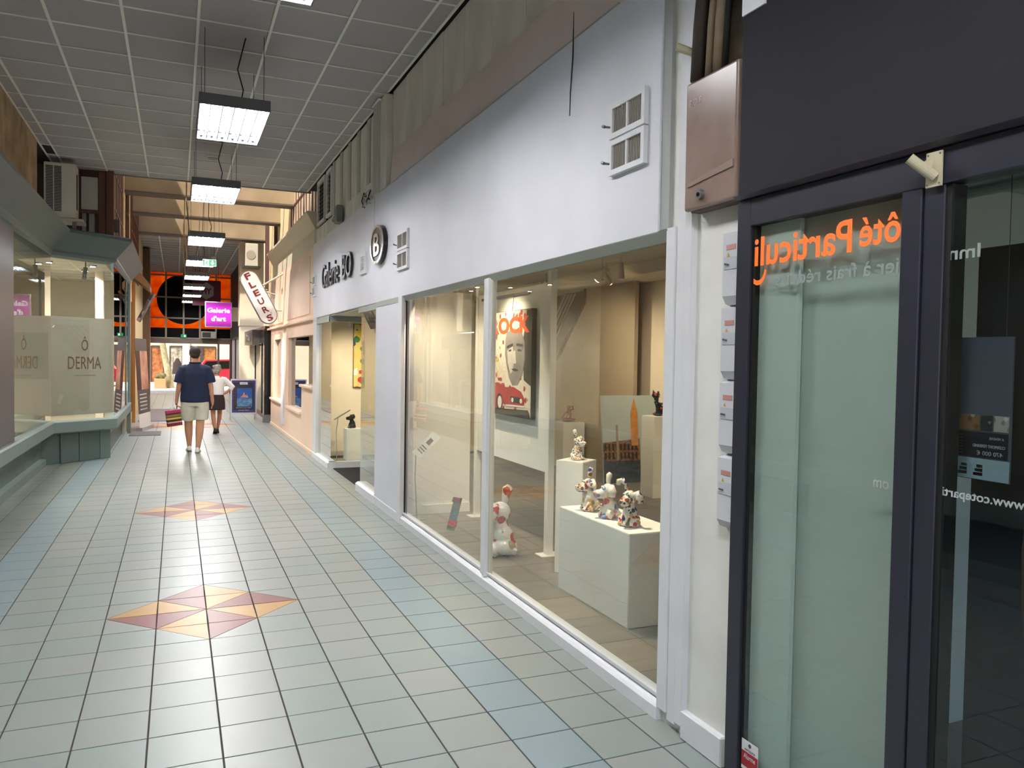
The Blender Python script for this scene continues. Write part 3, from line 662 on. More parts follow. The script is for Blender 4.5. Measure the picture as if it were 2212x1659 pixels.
# ceramic dogs: seated, big muzzle, one ear up and one ear flopping
def dog(loc, h, yaw, mat, label, earmat=None, ear_l='up', ear_r='down', eyes=True):
    root = thing('dog_sculpture', label, 'sculpture', loc, group='ceramic dog sculptures in the gallery')
    Rm = Matrix.Rotation(yaw, 3, 'Z'); L = Vector(loc)
    def w(p): return L + (Rm @ Vector(p)) * h
    E_ = lambda c, r: (lambda b: b.ell(w(c), tuple(v * h for v in (r if isinstance(r, tuple) else (r, r, r))), 14, 10))
    pr = [E_((-.02, 0, .14), (.20, .20, .14)), E_((.0, 0, .28), .155), E_((.04, 0, .42), .115), E_((.05, 0, .61), .15), E_((.19, 0, .54), .115), E_((.27, 0, .53), (.11, .115, .10)),
          E_((.05, .17, .09), .10), E_((.05, -.17, .09), .10), E_((.17, .14, .045), (.07, .05, .045)), E_((.17, -.14, .045), (.07, .05, .045)), E_((.20, .05, .05), .05), E_((.20, -.05, .05), .05),
          lambda b: b.tube([w((.08, .08, .36)), w((.17, .06, .18)), w((.20, .055, .05))], [.05 * h, .042 * h, .04 * h], 10), lambda b: b.tube([w((.08, -.08, .36)), w((.17, -.06, .18)), w((.20, -.055, .05))], [.05 * h, .042 * h, .04 * h], 10),
          lambda b: b.tube([w((-.14, 0, .06)), w((-.22, .02, .07)), w((-.25, .03, .13))], [.04 * h, .035 * h, .028 * h], 10)]
    blob(pr, max(0.005, 0.016 * h), 4, 'body', mat, root)
    for s, mode in ((1, ear_l), (-1, ear_r)):
        if mode == 'up': pts = [w((.03, .07 * s, .70)), w((.02, .09 * s, .83)), w((.0, .10 * s, .93)), w((-.03, .11 * s, .96))]; rr = [.05, .075, .095, .07]
        elif mode == 'curl': pts = [w((.03, .07 * s, .70)), w((.04, .12 * s, .86)), w((.06, .18 * s, .95)), w((.08, .25 * s, .92)), w((.08, .27 * s, .85))]; rr = [.045, .06, .08, .09, .06]
        else: pts = [w((.04, .08 * s, .68)), w((.03, .17 * s, .71)), w((.03, .24 * s, .62)), w((.04, .24 * s, .50))]; rr = [.045, .075, .105, .075]
        B().tube(pts, [(r * h, r * h * 0.75) for r in rr], 12).done('ear', earmat or mat, root, smooth=True)
    if eyes:
        for s in (1, -1):
            ey = B().ell(w((.165, .06 * s, .675)), .034 * h, 10, 8).done('eye', M('eye_white', (235, 232, 225), .15), root, smooth=True)
            B().ell(w((.19, .06 * s, .675)), .018 * h, 8, 6).done('pupil', BLACK, ey, smooth=True)
    B().ell(w((.37, 0, .575)), (.022 * h, .03 * h, .02 * h), 10, 6).done('nose', mat, root, smooth=True)
    return root
W0 = (236, 230, 216)
D1 = M_spots('dog_glaze_amber', W0, [(190, 140, 70), (236, 230, 216), (60, 70, 140), (120, 80, 40), (214, 170, 100), (150, 40, 40)], 34, 0.52)
D2 = M_spots('dog_glaze_pastel', W0, [(120, 150, 205), (230, 200, 210), (200, 90, 100), (236, 230, 216), (214, 160, 170), (226, 190, 120)], 22, 0.50)
D3 = M_spots('dog_glaze_patriot', W0, [(176, 36, 40), (40, 50, 110), (236, 230, 216), (120, 90, 50), (200, 160, 90), (60, 80, 70)], 34, 0.55)
D4 = M_spots('dog_glaze_dots', (232, 228, 218), [(190, 70, 60), (80, 120, 160), (90, 120, 80), (60, 50, 50), (200, 140, 60)], 62, 0.42)
D5 = M_spots('dog_glaze_kisses', (226, 224, 218), [(196, 40, 40), (206, 50, 46), (226, 224, 218), (186, 34, 40), (170, 150, 110), (200, 44, 44)], 11, 0.46)
D6 = M_spots('dog_glaze_monochrome', (30, 28, 28), [(232, 228, 220), (30, 28, 28), (30, 28, 28), (220, 216, 208)], 9, 0.7)
dog((2.78, 4.99, 0.61), 0.315, math.pi - 0.25, D1, 'left ceramic dog on the low plinth, amber and blue motifs', ear_l='down', ear_r='up')
dog((2.78, 4.72, 0.61), 0.315, math.pi - 0.25, D2, 'middle ceramic dog on the low plinth, pale with pastel motifs', ear_l='down', ear_r='up')
dog((2.78, 4.45, 0.61), 0.315, math.pi + 0.45, D3, 'right ceramic dog on the low plinth, red star and flag motifs', ear_l='down', ear_r='curl')
dog((2.95, 5.55, 0.905), 0.25, -1.2, D4, 'ceramic dog covered in tiny dots on the narrow plinth', ear_l='down', ear_r='up', eyes=False)
dog((2.60, 6.22, 0.0), 0.615, math.pi - 1.0, D5, 'large white dog sculpture with red kiss marks on the gallery floor', ear_l='down', ear_r='up')
dog((2.66, 12.86, 0.516), 0.30, 2.6, D6, 'black and white dog sculpture on the plinth in the display bay', ear_l='down', ear_r='down')
# black cat
ct = thing('cat_sculpture', 'black spotted seated cat figure with long neck on the tall plinth', 'sculpture', (5.58, 8.3, 1.015))
CM = M_spots('cat_glaze', (24, 22, 26), [(24, 22, 26), (220, 210, 190), (60, 150, 160), (200, 60, 50), (24, 22, 26)], 26, 0.42)
cl = Vector((5.58, 8.3, 1.015))
blob([lambda b: b.ell(cl + Vector((.03, 0, .085)), (.085, .06, .085), 14, 10), lambda b: b.ell(cl + Vector((.0, 0, .025)), (.10, .06, .03), 14, 8), lambda b: b.tube([cl + Vector((-.0, 0, .1)), cl + Vector((-.05, 0, .18)), cl + Vector((-.055, 0, .24))], [.05, .032, .03], 10), lambda b: b.ell(cl + Vector((-.06, 0, .26)), (.058, .045, .042), 12, 8)], 0.008, 3, 'body', CM, ct)
for s in (-1, 1): B().tube([cl + Vector((-.06 + .03 * s, 0, .285)), cl + Vector((-.06 + .042 * s, 0, .325))], [.02, .003], 8).done('ear', CM, ct)
B().tube([cl + Vector((.09, -.03, .03)), cl + Vector((.13, -.05, .02)), cl + Vector((.10, -.08, .02))], [.014, .012, .008], 8).done('tail', CM, ct, smooth=True)
# red figure
rf = thing('figure_sculpture', 'small red striped twisted figure on the low plinth at the back', 'sculpture', (5.77, 11.15, 0.71))
RM_ = M_spots('figure_glaze', (110, 40, 26), [(150, 60, 36), (60, 24, 18), (140, 70, 40)], 24, 0.4)
fl_ = Vector((5.77, 11.15, .71))
blob([lambda b: b.ell(fl_ + Vector((0, 0, .03)), (.13, .08, .03)), lambda b: b.tube([fl_ + Vector((-.02, 0, .04)), fl_ + Vector((.02, 0, .12)), fl_ + Vector((-.01, 0, .19))], [.045, .035, .03], 10), lambda b: b.ell(fl_ + Vector((0, 0, .225)), .035)], 0.008, 2, 'body', RM_, rf)
B().tube([fl_ + Vector((.0, 0, .17)), fl_ + Vector((.07, -.02, .2)), fl_ + Vector((.05, -.02, .25))], .014, 8).done('arm', RM_, rf, smooth=True)
B().tube([fl_ + Vector((.0, 0, .17)), fl_ + Vector((-.09, -.02, .12)), fl_ + Vector((-.12, -.02, .05))], .014, 8).done('arm', RM_, rf, smooth=True)
# Venice canvas leaning
vp = thing('canvas_painting', 'pale blue canvas of a canal-side palace with an orange bell tower', 'painting', (5.75, 9.4, 0.0))
def vpt(u, v, d=0.0):   # leaning canvas: u 0..1 along +x, v 0..1 up
    return Vector((5.40 + 0.95 * u, 9.33 + 0.14 * v - d, 0.01 + 1.2 * v))
def vart(name, pts, mat, d0=0.0, d=0.002): 
    P = [vpt(u, v, d0) for u, v in pts]; return B().prism(P, (0, -d, 0)).done(name, mat, vp)
vart('canvas', [(0, 0), (1, 0), (1, 1), (0, 1)], M('canvas_sky', (176, 190, 194), 0.7, var=0.05), -0.03, 0.03)
vart('painted_palace', [(0.0, 0.25), (0.62, 0.25), (0.62, 0.50), (0.0, 0.46)], M('paint_palace', (176, 128, 96), 0.7, var=0.5, scale=30, dirt=(60, 30, 26)), 0.002)
vart('painted_water', [(0.0, 0.0), (0.62, 0.0), (0.62, 0.25), (0.0, 0.25)], M('paint_water', (70, 84, 112), 0.7, var=0.6, scale=12, dirt=(50, 40, 34)), 0.002)
for k in range(9):
    for r_ in (0.27, 0.37): vart('painted_window', [(0.02 + k * .065, r_), (0.055 + k * .065, r_), (0.055 + k * .065, r_ + .075), (0.02 + k * .065, r_ + .075)], PD, 0.005, 0.001)
vart('painted_tower', [(0.48, 0.42), (0.60, 0.42), (0.60, 0.80), (0.55, 0.97), (0.48, 0.80)], M('paint_tower', (206, 140, 60), 0.7, var=0.3, scale=10), 0.005)
vart('painted_column', [(0.22, 0.26), (0.26, 0.26), (0.255, 0.66), (0.225, 0.66)], M('paint_stone', (150, 140, 124), 0.7), 0.006)
# painting in the bay
bp = thing('canvas_painting', 'narrow vivid yellow and red abstract canvas on the display bay wall', 'painting', (2.86, 13.37, 1.17))
box('stretcher', 2.77, 2.96, 13.36, 13.395, 1.17, 2.25, PD, bp)
box('painted_face', 2.775, 2.955, 13.355, 13.36, 1.175, 2.245, M_spots('vivid_abstract', (220, 200, 120), [(226, 190, 40), (200, 40, 40), (236, 230, 216), (40, 120, 70), (230, 110, 40), (70, 60, 130)], 9, 0.5, 0.6), bp)
# label stand and leaflets
ls = thing('caption_stand', 'slanted acrylic caption card on a thin stand behind the left window', 'stand', (2.33, 7.9, 0))
B().tube([(2.33, 7.93, 0.0), (2.29, 7.88, 0.45), (2.262, 7.765, 0.70)], 0.006, 8).done('stem', M('acrylic', (176, 184, 182), 0.1), ls)
B().box(2.25, 2.41, 7.85, 8.0, 0.0, 0.006).done('foot', M('acrylic', (176, 184, 182), 0.1), ls)
CL_ = Vector((.70, -.12, .70)).normalized(); CN = Vector((-.33, -.88, .34)); CN = (CN - CL_ * CN.dot(CL_)).normalized(); CS = CL_.cross(CN)
CC = Vector((2.369, 7.75, 0.80))
cd = B().obox(CC, (CS, CL_, CN), (0.055, 0.155, 0.004)).done('card', M('card_white', (240, 240, 238), 0.4), ls)
B().obox(CC + CL_ * 0.05 + CN * 0.002, (CS, CL_, CN), (0.022, 0.035, 0.0035)).done('printed_block', M('print_grey', (120, 112, 108), .6), cd)
for k in range(3): B().obox(CC - CL_ * (0.03 + 0.03 * k) + CN * 0.002, (CS, CL_, CN), (0.035, 0.006, 0.0032)).done('printed_line', M('print_grey', (120, 112, 108), .6), cd)
ls2 = thing('caption_stand', 'slanted acrylic caption card in the display bay beside the plinth', 'stand', (2.42, 12.6, 0))
B().tube([(2.36, 12.6, 0.0), (2.34, 12.56, 0.5), (2.36, 12.51, 0.73)], 0.006, 8).done('stem', M('acrylic', (176, 184, 182), 0.1), ls2)
B().obox((2.42, 12.5, 0.765), ((0.85, 0, 0.5), (0.2, 0.9, -0.4), (-.3, -.5, .8)), (0.15, 0.03, 0.003)).done('card', M('card_white', (228, 228, 226), 0.4), ls2)
lf = thing('leaflet', 'grey leaflet with a red band propped up inside the left window', 'leaflet', (2.5, 7.3, 0))
la = ((0.45, -0.89, 0.0), (0.25, 0.0, 0.97), (0.85, 0.42, -0.2))
B().obox((2.52, 7.28, 0.165), la, (0.05, 0.165, 0.004)).done('card', M('leaflet_grey', (120, 128, 132), 0.4, var=0.4, scale=14), lf)
B().obox((2.50, 7.27, 0.075), la, (0.052, 0.03, 0.006)).done('red_band', M('leaflet_red', (206, 60, 74), 0.4), lf)
B().obox((2.545, 7.285, 0.30), la, (0.051, 0.025, 0.006)).done('maroon_band', M('leaflet_maroon', (140, 70, 84), 0.4), lf)

# gallery spotlights
def track_spot(loc, to, power, label, on=True):
    t = thing('spotlight', label, 'spotlight', loc, group='gallery ceiling spotlights')
    d = (Vector(to) - Vector(loc)).normalized(); L = Vector(loc)
    B().tube([L - d * 0.09, L + d * 0.09], 0.035, 16).done('barrel', M('spot_cream', (206, 198, 184), 0.4), t, smooth=False)
    B().tube([(L.x, L.y, L.z), (L.x, L.y, 2.84)], 0.009, 8).done('stem', M('spot_cream', (206, 198, 184), 0.4), t)
    if on:
        B().tube([L + d * 0.091, L + d * 0.094], 0.03, 16).done('lamp', M_emit('spot_glow', (255, 214, 160), 30.0), t)
        spot('lamp_light', L + d * 0.10, to, power, (1.0, 0.80, 0.55), t, 95, 0.8)
WSP = 125
track_spot((4.35, 7.66, 2.66), (3.5, 9.2, 0.8), WSP, 'lit cream spotlight on the gallery ceiling, seen beside the unlit one')
track_spot((4.46, 7.44, 2.68), (4.5, 7.2, 0.5), 0, 'unlit cream spotlight just right of the lit one', on=False)
track_spot((2.40, 6.85, 2.66), (2.95, 6.9, 1.2), WSP * 0.65, 'cream spotlight behind the fascia aimed at the canvas with the red car')
track_spot((2.40, 7.45, 2.66), (2.6, 8.15, 0.8), WSP * 0.35, 'added unseen spotlight behind the fascia, lighting the white panel in the left window')  # out of view, added to light the panel; likewise the plinth spot below
track_spot((2.55, 4.9, 2.66), (2.80, 4.7, 0.6), WSP * 0.8, 'added unseen spotlight behind the fascia, lighting the low plinth')
track_spot((4.5, 9.4, 2.66), (6.1, 10.2, 1.3), WSP * 0.5, 'added unseen spotlight lighting the taupe stair wall')  # this spot and the rear-wall one are unseen, added to light the walls
track_spot((4.6, 8.0, 2.66), (6.3, 8.6, 1.4), WSP * 0.6, 'added unseen spotlight lighting the cream rear wall beside the cat')
track_spot((4.2, 4.6, 2.66), (5.0, 6.2, 0.4), WSP, 'added unseen spotlight warming the near end of the gallery')  # this and the remaining spots are unseen, added to warm the interior
track_spot((3.6, 11.0, 2.66), (4.0, 12.6, 0.8), WSP, 'added unseen spotlight warming the space behind the entrance recess')
track_spot((2.5, 12.3, 2.25), (2.75, 13.3, 1.2), 40, 'added unseen spotlight lighting the display bay from its top')

# ================================================================== PILLAR WITH METERS (between gallery and estate agency)
pil = B().box(2.13, 2.34, 2.55, 3.10, 0.0, 4.64).done('wall_right', M('pillar_paint', (240, 240, 236), 0.6, var=0.1, scale=3, dirt=(226, 224, 218)), kind='structure', label='white pillar carrying the electricity meter boxes', cat='wall')
B().box(2.105, 2.17, 3.035, 3.11, 0.06, 2.33, 0.004).done('post_strip', WHITE_TRIM, pil)
B().box(2.11, 2.16, 2.965, 3.03, 0.03, 4.6, 0.004).done('post_strip', WHITE_TRIM, pil)
B().box(2.10, 2.15, 2.90, 2.96, 0.05, 4.6, 0.006).done('post_strip', WHITE_TRIM, pil)
B().box(2.10, 2.14, 2.62, 2.91, 0.0, 0.13, 0.006).done('skirting', WHITE_TRIM, pil)
B().box(2.11, 2.3, 3.10, 3.175, 2.33, 3.56).done('fascia_return', M('return_grey', (168, 172, 170), 0.6), pil)
# big brown-beige meter cabinet
mb = thing('meter_cabinet', 'large beige-brown metal meter cabinet with round lock high on the pillar', 'meter box', (2.08, 2.72, 2.36))
MBM = M('cabinet_beige', (164, 142, 132), 0.25, var=0.12, scale=4, dirt=(140, 118, 106))
B().box(2.045, 2.075, 2.545, 2.892, 2.365, 2.918, 0.012, 3).done('door', MBM, mb)
B().box(2.07, 2.128, 2.53, 2.88, 2.36, 2.905, 0.006).done('case', M('cabinet_dark', (92, 74, 66), 0.5), mb)
B().prism([(2.046, 2.56, 2.495), (2.046, 2.86, 2.465), (2.046, 2.86, 2.48), (2.046, 2.56, 2.525)], (-0.006, 0, 0)).done('moulded_ridge', M('cabinet_ridge', (148, 124, 112), 0.4), mb)
lk = B().tube([(2.046, 2.765, 2.418), (2.028, 2.765, 2.418)], 0.022, 16).done('lock', GREY_METAL, mb)
B().tube([(2.028, 2.765, 2.418), (2.024, 2.765, 2.418)], 0.009, 12).done('keyhole', BLACK, lk)
text('embossed_letters', 'E.D.F.', (2.044, 2.815, 2.81), AX, AZ, 0.04, M('cabinet_letters', (186, 168, 158), 0.3), mb, ext=0.001)
# pipes and cables above
pc = thing('pipe_run', 'dirty tan conduits rising behind the meter cabinet', 'pipe', (2.09, 2.78, 2.97))
for (yy, r_, m_) in ((2.70, 0.022, M('conduit_tan', (150, 132, 108), 0.6, var=0.2, scale=8)), (2.76, 0.016, M('conduit_tan', (150, 132, 108), 0.6)), (2.84, 0.03, M('conduit_dark', (60, 50, 42), 0.7)), (2.65, 0.012, BLACK_MATTE)):
    B().tube([(2.085, yy + 0.03, 2.93), (2.08, yy + 0.01, 3.15), (2.085, yy - 0.02, 3.45), (2.085, yy - 0.02, 4.5)], r_, 10).done('conduit', m_, pc, smooth=True)
B().box(2.115, 2.128, 2.56, 2.895, 2.93, 4.5).done('backing_board', M('dirty_board', (120, 104, 86), 0.9, var=0.4, scale=5, dirt=(60, 52, 44)), pc)
B().tube([(2.12, 2.90, 3.06), (2.03, 2.95, 3.10)], 0.018, 12).done('pipe_stub', M('cream_bracket', (196, 188, 160), 0.5), pc)
# four white meter boxes
for i, (z1, lab) in enumerate(((2.239, 'top white meter box beside the navy window frame'), (1.931, 'second white meter box from the top beside the navy frame'), (1.625, 'third white meter box from the top beside the navy frame'), (1.314, 'bottom white meter box beside the navy window frame'))):
    z0 = z1 - 0.288
    t = thing('meter_box', lab, 'meter box', (2.1, 2.6, z0), group='white electricity meter boxes')
    WM = M('meter_white', (214, 216, 222), 0.3, var=0.04)
    B().prism([(2.075, 2.545, z1), (2.13, 2.545, z1 + 0.012), (2.13, 2.545, z0 - 0.012), (2.095, 2.545, z0), (2.077, 2.545, z0 + 0.03)], (0, 0.107, 0)).done('case', WM, t)
    B().box(2.0735, 2.0765, 2.56, 2.642, z1 - 0.15, z1 - 0.10, 0.001).done('door_outline', M('meter_pale', (196, 200, 208), .3), t)
    B().box(2.0735, 2.0765, 2.57, 2.628, z1 - 0.07, z1 - 0.05, 0.0005).done('red_print', M('meter_red', (196, 140, 134), .5), t)
    B().prism([(2.0735, 2.606, z1 - 0.097), (2.0735, 2.622, z1 - 0.097), (2.0735, 2.614, z1 - 0.082)], (-0.001, 0, 0)).done('warning_triangle', M('warning_yellow', (206, 170, 40), .5), t)
    B().tube([(2.075, 2.61, z1 - 0.132), (2.062, 2.625, z1 - 0.128)], 0.004, 6).done('latch', GREY_METAL, t)

# ================================================================== ESTATE AGENCY (navy shopfront)
w6 = thing('window_6', 'dark navy aluminium shopfront with orange lettering on the glass', 'window', (2.1, 1.6, 0), kind='structure')
B().box(2.035, 2.16, 0.2, 2.512, 2.36, 4.30, 0.004).done('fascia_panel', NAVY_P, w6)
B().box(2.055, 2.13, 0.2, 2.462, 2.243, 2.349, 0.003).done('head_rail', NAVY, w6)
B().prism([(2.045, 0.2, 2.350), (2.13, 0.2, 2.350), (2.13, 0.2, 2.362), (2.022, 0.2, 2.362)], (0, 2.33, 0)).done('drip_trim', NAVY, w6)
B().box(2.055, 2.15, 2.462, 2.540, 0.0, 2.349, 0.003).done('jamb', NAVY, w6)
B().box(2.055, 2.13, 1.697, 1.768, 0.051, 2.243, 0.003).done('mullion', NAVY, w6)
B().box(2.062, 2.14, 1.624, 1.694, 0.051, 2.243, 0.003).done('mullion', NAVY, w6)
box('mullion_gap', 2.068, 2.13, 1.605, 1.63, 0.0, 2.24, BLACK_MATTE, w6); box('jamb_gap', 2.068, 2.13, 2.452, 2.463, 0.0, 2.245, BLACK_MATTE, w6)
box('bottom_rail', 2.055, 2.15, 0.2, 2.461, 0.0, 0.05, NAVY, w6)
B().box(2.055, 2.13, 0.2, 0.6, 0.051, 2.243, 0.003).done('mullion', NAVY, w6)
box('pane', 2.072, 2.08, 1.765, 2.465, 0.05, 2.25, GLASS_D, w6); box('pane', 2.072, 2.08, 0.6, 1.625, 0.05, 2.25, GLASS_D, w6)
box('poster_edge', 2.028, 2.036, 2.38, 2.51, 3.06, 4.3, WHITE_TRIM, w6)
OR = M('decal_orange', (238, 104, 40), 0.5, emit=0.35); GD = M('decal_grey', (150, 160, 158), 0.6)  # lettering is no lamp; faint emission brightens the orange
MX = (0, 1, 0)     # mirrored lettering (read from inside)
KD = 2.07 / 2.12
def decal(name, s, yc, z, wd, ht, m): return text(name, s, (2.07, yc * KD, 1.713 + (z - 1.713) * KD), MX, AZ, 0.1, m, w6, ext=0.0005, bold=0.0015, width=wd * KD, height=ht * KD)
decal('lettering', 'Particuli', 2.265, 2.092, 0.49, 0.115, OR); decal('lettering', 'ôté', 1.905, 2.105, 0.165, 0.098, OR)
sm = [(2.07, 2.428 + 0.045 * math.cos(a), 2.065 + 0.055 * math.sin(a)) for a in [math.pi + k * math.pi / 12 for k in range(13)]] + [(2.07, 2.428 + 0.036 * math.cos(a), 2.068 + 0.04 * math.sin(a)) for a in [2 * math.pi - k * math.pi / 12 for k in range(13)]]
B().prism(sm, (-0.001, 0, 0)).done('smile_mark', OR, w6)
decal('lettering', 'ier à frais réduits', 2.105, 2.005, 0.56, 0.052, GD); decal('lettering', 'Imm', 1.61, 2.025, 0.12, 0.04, GD)
decal('lettering', 'om', 1.868, 1.306, 0.062, 0.026, M('decal_pale', (176, 184, 182), .6)); decal('lettering', 'www.cotepartic', 1.53, 1.312, 0.27, 0.034, M('decal_pale', (176, 184, 182), .6))
# alarm sticker
al = B().box(2.068, 2.0700, 2.355, 2.450, 0.10, 0.22, 0.0005).done('alarm_sticker', M('sticker_white', (224, 224, 222), 0.4), w6)
box('red_band', 2.0673, 2.068, 2.356, 2.449, 0.115, 0.175, M('sticker_red', (170, 30, 48), .4), al)
text('word_alarme', 'Alarme', (2.0667, 2.402, 0.148), AX, AZ, 0.03, M('sticker_white', (224, 224, 222), .4), al, ext=0.0003, width=0.066, height=0.02)
text('word_verisure', 'verisure', (2.0675, 2.402, 0.179), AX, AZ, 0.03, M('sticker_grey', (70, 66, 84), .4), al, ext=0.0003, width=0.06, height=0.012)
B().tube([(2.0677, 2.402, 0.205), (2.0667, 2.402, 0.205)], 0.008, 10).done('emblem', M('sticker_grey', (70, 66, 84), .4), al)
# flag holder bracket
fh = thing('flag_holder', 'cream metal flagpole holder screwed to the navy shopfront head', 'bracket', (2.04, 1.65, 2.235))
CRB = M('cream_bracket', (206, 200, 168), 0.45, var=0.1, scale=10)
B().box(2.043, 2.049, 1.622, 1.676, 2.235, 2.338, 0.001).done('plate', CRB, fh)
B().tube([(2.045, 1.645, 2.262), (1.99, 1.69, 2.322)], 0.016, 16).done('socket', CRB, fh, smooth=False)
B().prism([(2.044, 1.655, 2.285), (2.044, 1.648, 2.322), (2.01, 1.675, 2.30)], (0, 0.004, 0.002)).done('gusset', CRB, fh)
for yy in (1.629, 1.669):
    for zz in (2.243, 2.33): B().tube([(2.043, yy, zz), (2.041, yy, zz)], 0.003, 6).done('screw', GREY_METAL, fh)
# agency interior
AGW = M('agency_white', (196, 204, 200), 0.7)
box('floor', 2.16, 5.2, -1.0, 2.56, -0.05, 0.0, M('agency_floor', (96, 92, 82), 0.4), kind='structure', label='dim tiled floor inside the estate agency', cat='floor')
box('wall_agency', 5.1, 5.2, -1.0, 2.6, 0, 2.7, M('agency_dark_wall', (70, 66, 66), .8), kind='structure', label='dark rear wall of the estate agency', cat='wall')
box('wall_agency', 2.16, 5.2, 2.56, 2.60, 0, 2.7, AGW, kind='structure', label='pale side wall of the estate agency', cat='wall')
box('ceiling', 2.14, 5.2, -1.0, 2.6, 2.55, 2.6, AGW, kind='structure', label='pale ceiling inside the estate agency', cat='ceiling')
bp1 = box('blind_panel', 2.135, 2.155, 1.80, 2.55, 0.0, 2.5, M('blind_grey_green', (222, 230, 224), 0.6), label='wide pale grey-green board standing behind the agency glass', cat='panel')
bp2 = box('blind_panel', 2.10, 2.118, 2.24, 2.46, 0.0, 2.5, M('blind_pale', (238, 246, 242), 0.6), label='narrow paler board nearer the left jamb of the agency window', cat='panel')
pd = thing('poster_board', 'dark poster board with a leafy portrait behind the agency glass', 'poster', (2.32, 1.3, 0.3))
box('board', 2.32, 2.34, 0.62, 1.70, 0.25, 2.08, M('poster_dark', (28, 28, 40), 0.5, var=0.3, scale=4), pd)
B().prism([(2.319, 1.36 + 0.17 * math.cos(a) , 1.15 + 0.62 * math.sin(a)) for a in [k * math.pi / 12 for k in range(24)]], (-0.001, 0, 0)).done('printed_figure', M('poster_skin', (84, 62, 54), 0.6, var=0.4, scale=5), pd)
lp = thing('listing_poster', 'property listing sheet with photos and energy charts hung in the agency window', 'poster', (2.2, 1.62, 1.37))
yL, yR = 1.745, 1.495
B().box(2.198, 2.204, yR, yL, 1.372, 1.797).done('sheet', M('sheet_slate', (88, 94, 112), 0.3), lp)
def lbox(n, a, b2, z0, z1, m): return box(n, 2.1965, 2.198, yR + (1 - b2) * (yL - yR), yR + (1 - a) * (yL - yR), z0, z1, m, lp)
for i, (a, b2, m_) in enumerate(((0.02, 0.3, M_spots('photo_red', (150, 160, 170), [(160, 40, 40), (60, 60, 90), (190, 190, 190)], 40, .4, .3)), (0.32, 0.62, M_spots('photo_brown', (150, 110, 80), [(120, 80, 50), (200, 190, 180), (170, 140, 100)], 34, .4, .3)), (0.64, 0.78, M_spots('photo_dark', (50, 50, 60), [(20, 20, 30), (150, 150, 160), (90, 90, 100)], 60, .4, .3)), (0.8, 0.98, M_spots('photo_pale', (190, 180, 180), [(160, 120, 110), (220, 220, 220), (150, 150, 160)], 40, .4, .3)))): lbox('photo', a, b2, 1.52, 1.566, m_)
lbox('text_panel', 0.02, 0.98, 1.44, 1.515, M('sheet_navy', (26, 28, 46), .4)); lbox('chart_panel', 0.0, 1.0, 1.374, 1.436, M('sheet_pale', (170, 190, 208), .4))
for i, c_ in enumerate(((40, 60, 110), (70, 100, 150), (120, 150, 190))): lbox('blue_bar', 0.36 + 0.02 * i, 0.48, 1.385 + 0.012 * i, 1.394 + 0.012 * i, M('bar_blue_%d' % i, c_, .5))
for i, c_ in enumerate(((190, 80, 40), (206, 160, 60), (140, 170, 80))): lbox('colour_bar', 0.56 + 0.02 * i, 0.68, 1.385 + 0.012 * i, 1.394 + 0.012 * i, M('bar_col_%d' % i, c_, .5))
PT = M('print_pale', (206, 210, 220), .5)
for s_, z_, wd, ht, yy in (('470 000 €', 1.447, 0.08, 0.013, 1.555), ('CLERMONT FERRAND', 1.470, 0.10, 0.009, 1.558), ('A VENDRE', 1.495, 0.045, 0.007, 1.535)): text('printed_text', s_, (2.1958, yy, z_), MX, AZ, 0.02, PT, lp, ext=0.0003, width=wd, height=ht)
for i in range(7): lbox('text_line', 0.05, 0.42, 1.447 + i * 0.009, 1.450 + i * 0.009, M('print_dim', (120, 124, 140), .5))
for yy in (1.52, 1.72): B().tube([(2.201, yy, 1.797), (2.201, yy, 2.55)], 0.001, 5).done('hanging_wire', WIRE, lp)
tl = thing('tube_lamp', 'unlit tube lamp under the agency ceiling', 'ceiling light', (2.62, 1.85, 2.3))
B().tube([(2.62, 2.0, 2.33), (2.62, 0.9, 2.33)], 0.018, 10).done('tube', M('tube_off', (180, 190, 186), .3), tl); box('batten', 2.60, 2.64, 0.9, 2.0, 2.35, 2.39, AGW, tl)
# wall closing the right side near and behind the camera
box('wall_right', 2.14, 2.3, -4.0, 0.2, 0, 4.65, WHITE, kind='structure', label='white wall continuing beside the viewer', cat='wall')
box('wall_right', 2.16, 2.3, 0.2, 2.0, 3.5, 4.65, UPPER, kind='structure', label='grey wall above the navy shopfront', cat='wall')
box('ground', -14, 14, -24, -4.0, -0.12, -0.02, M('pale_paving', (214, 204, 186), .8, var=.06), kind='structure', label='added unseen paving behind the viewer, bouncing sunlight inside', cat='ground')  # added out of view so sunlight bounces in through the open rear

# ================================================================== LEFT SIDE: SKIN-CARE SHOP WITH ANGLED BAY
P0, P1, P2, P3 = (-1.76, -3.9), (-1.72, 13.33), (-0.93, 14.04), (-0.93, 18.3)
w7 = thing('window_7', 'sage-framed angled shop window with frosted DERMA lettering', 'window', (-1.4, 13.5, 0), kind='structure')
path = [P0, P1, P2, P3]
B().sweep(path, [(0.02, 0.47), (0.05, 0.49), (0.05, 0.64), (0.03, 0.66), (-0.12, 0.66), (-0.12, 0.47)]).done('sill', TEAL_L, w7)
B().sweep(path, [(-0.13, 0.0), (-0.13, 0.47), (-0.2, 0.47), (-0.2, 0.0)]).done('plinth_panel', TEAL, w7)
B().sweep([P0, P1], [(-0.06, 0.0), (-0.06, 0.10), (-0.13, 0.12), (-0.13, 0.0)]).done('skirting', TEAL_L, w7)
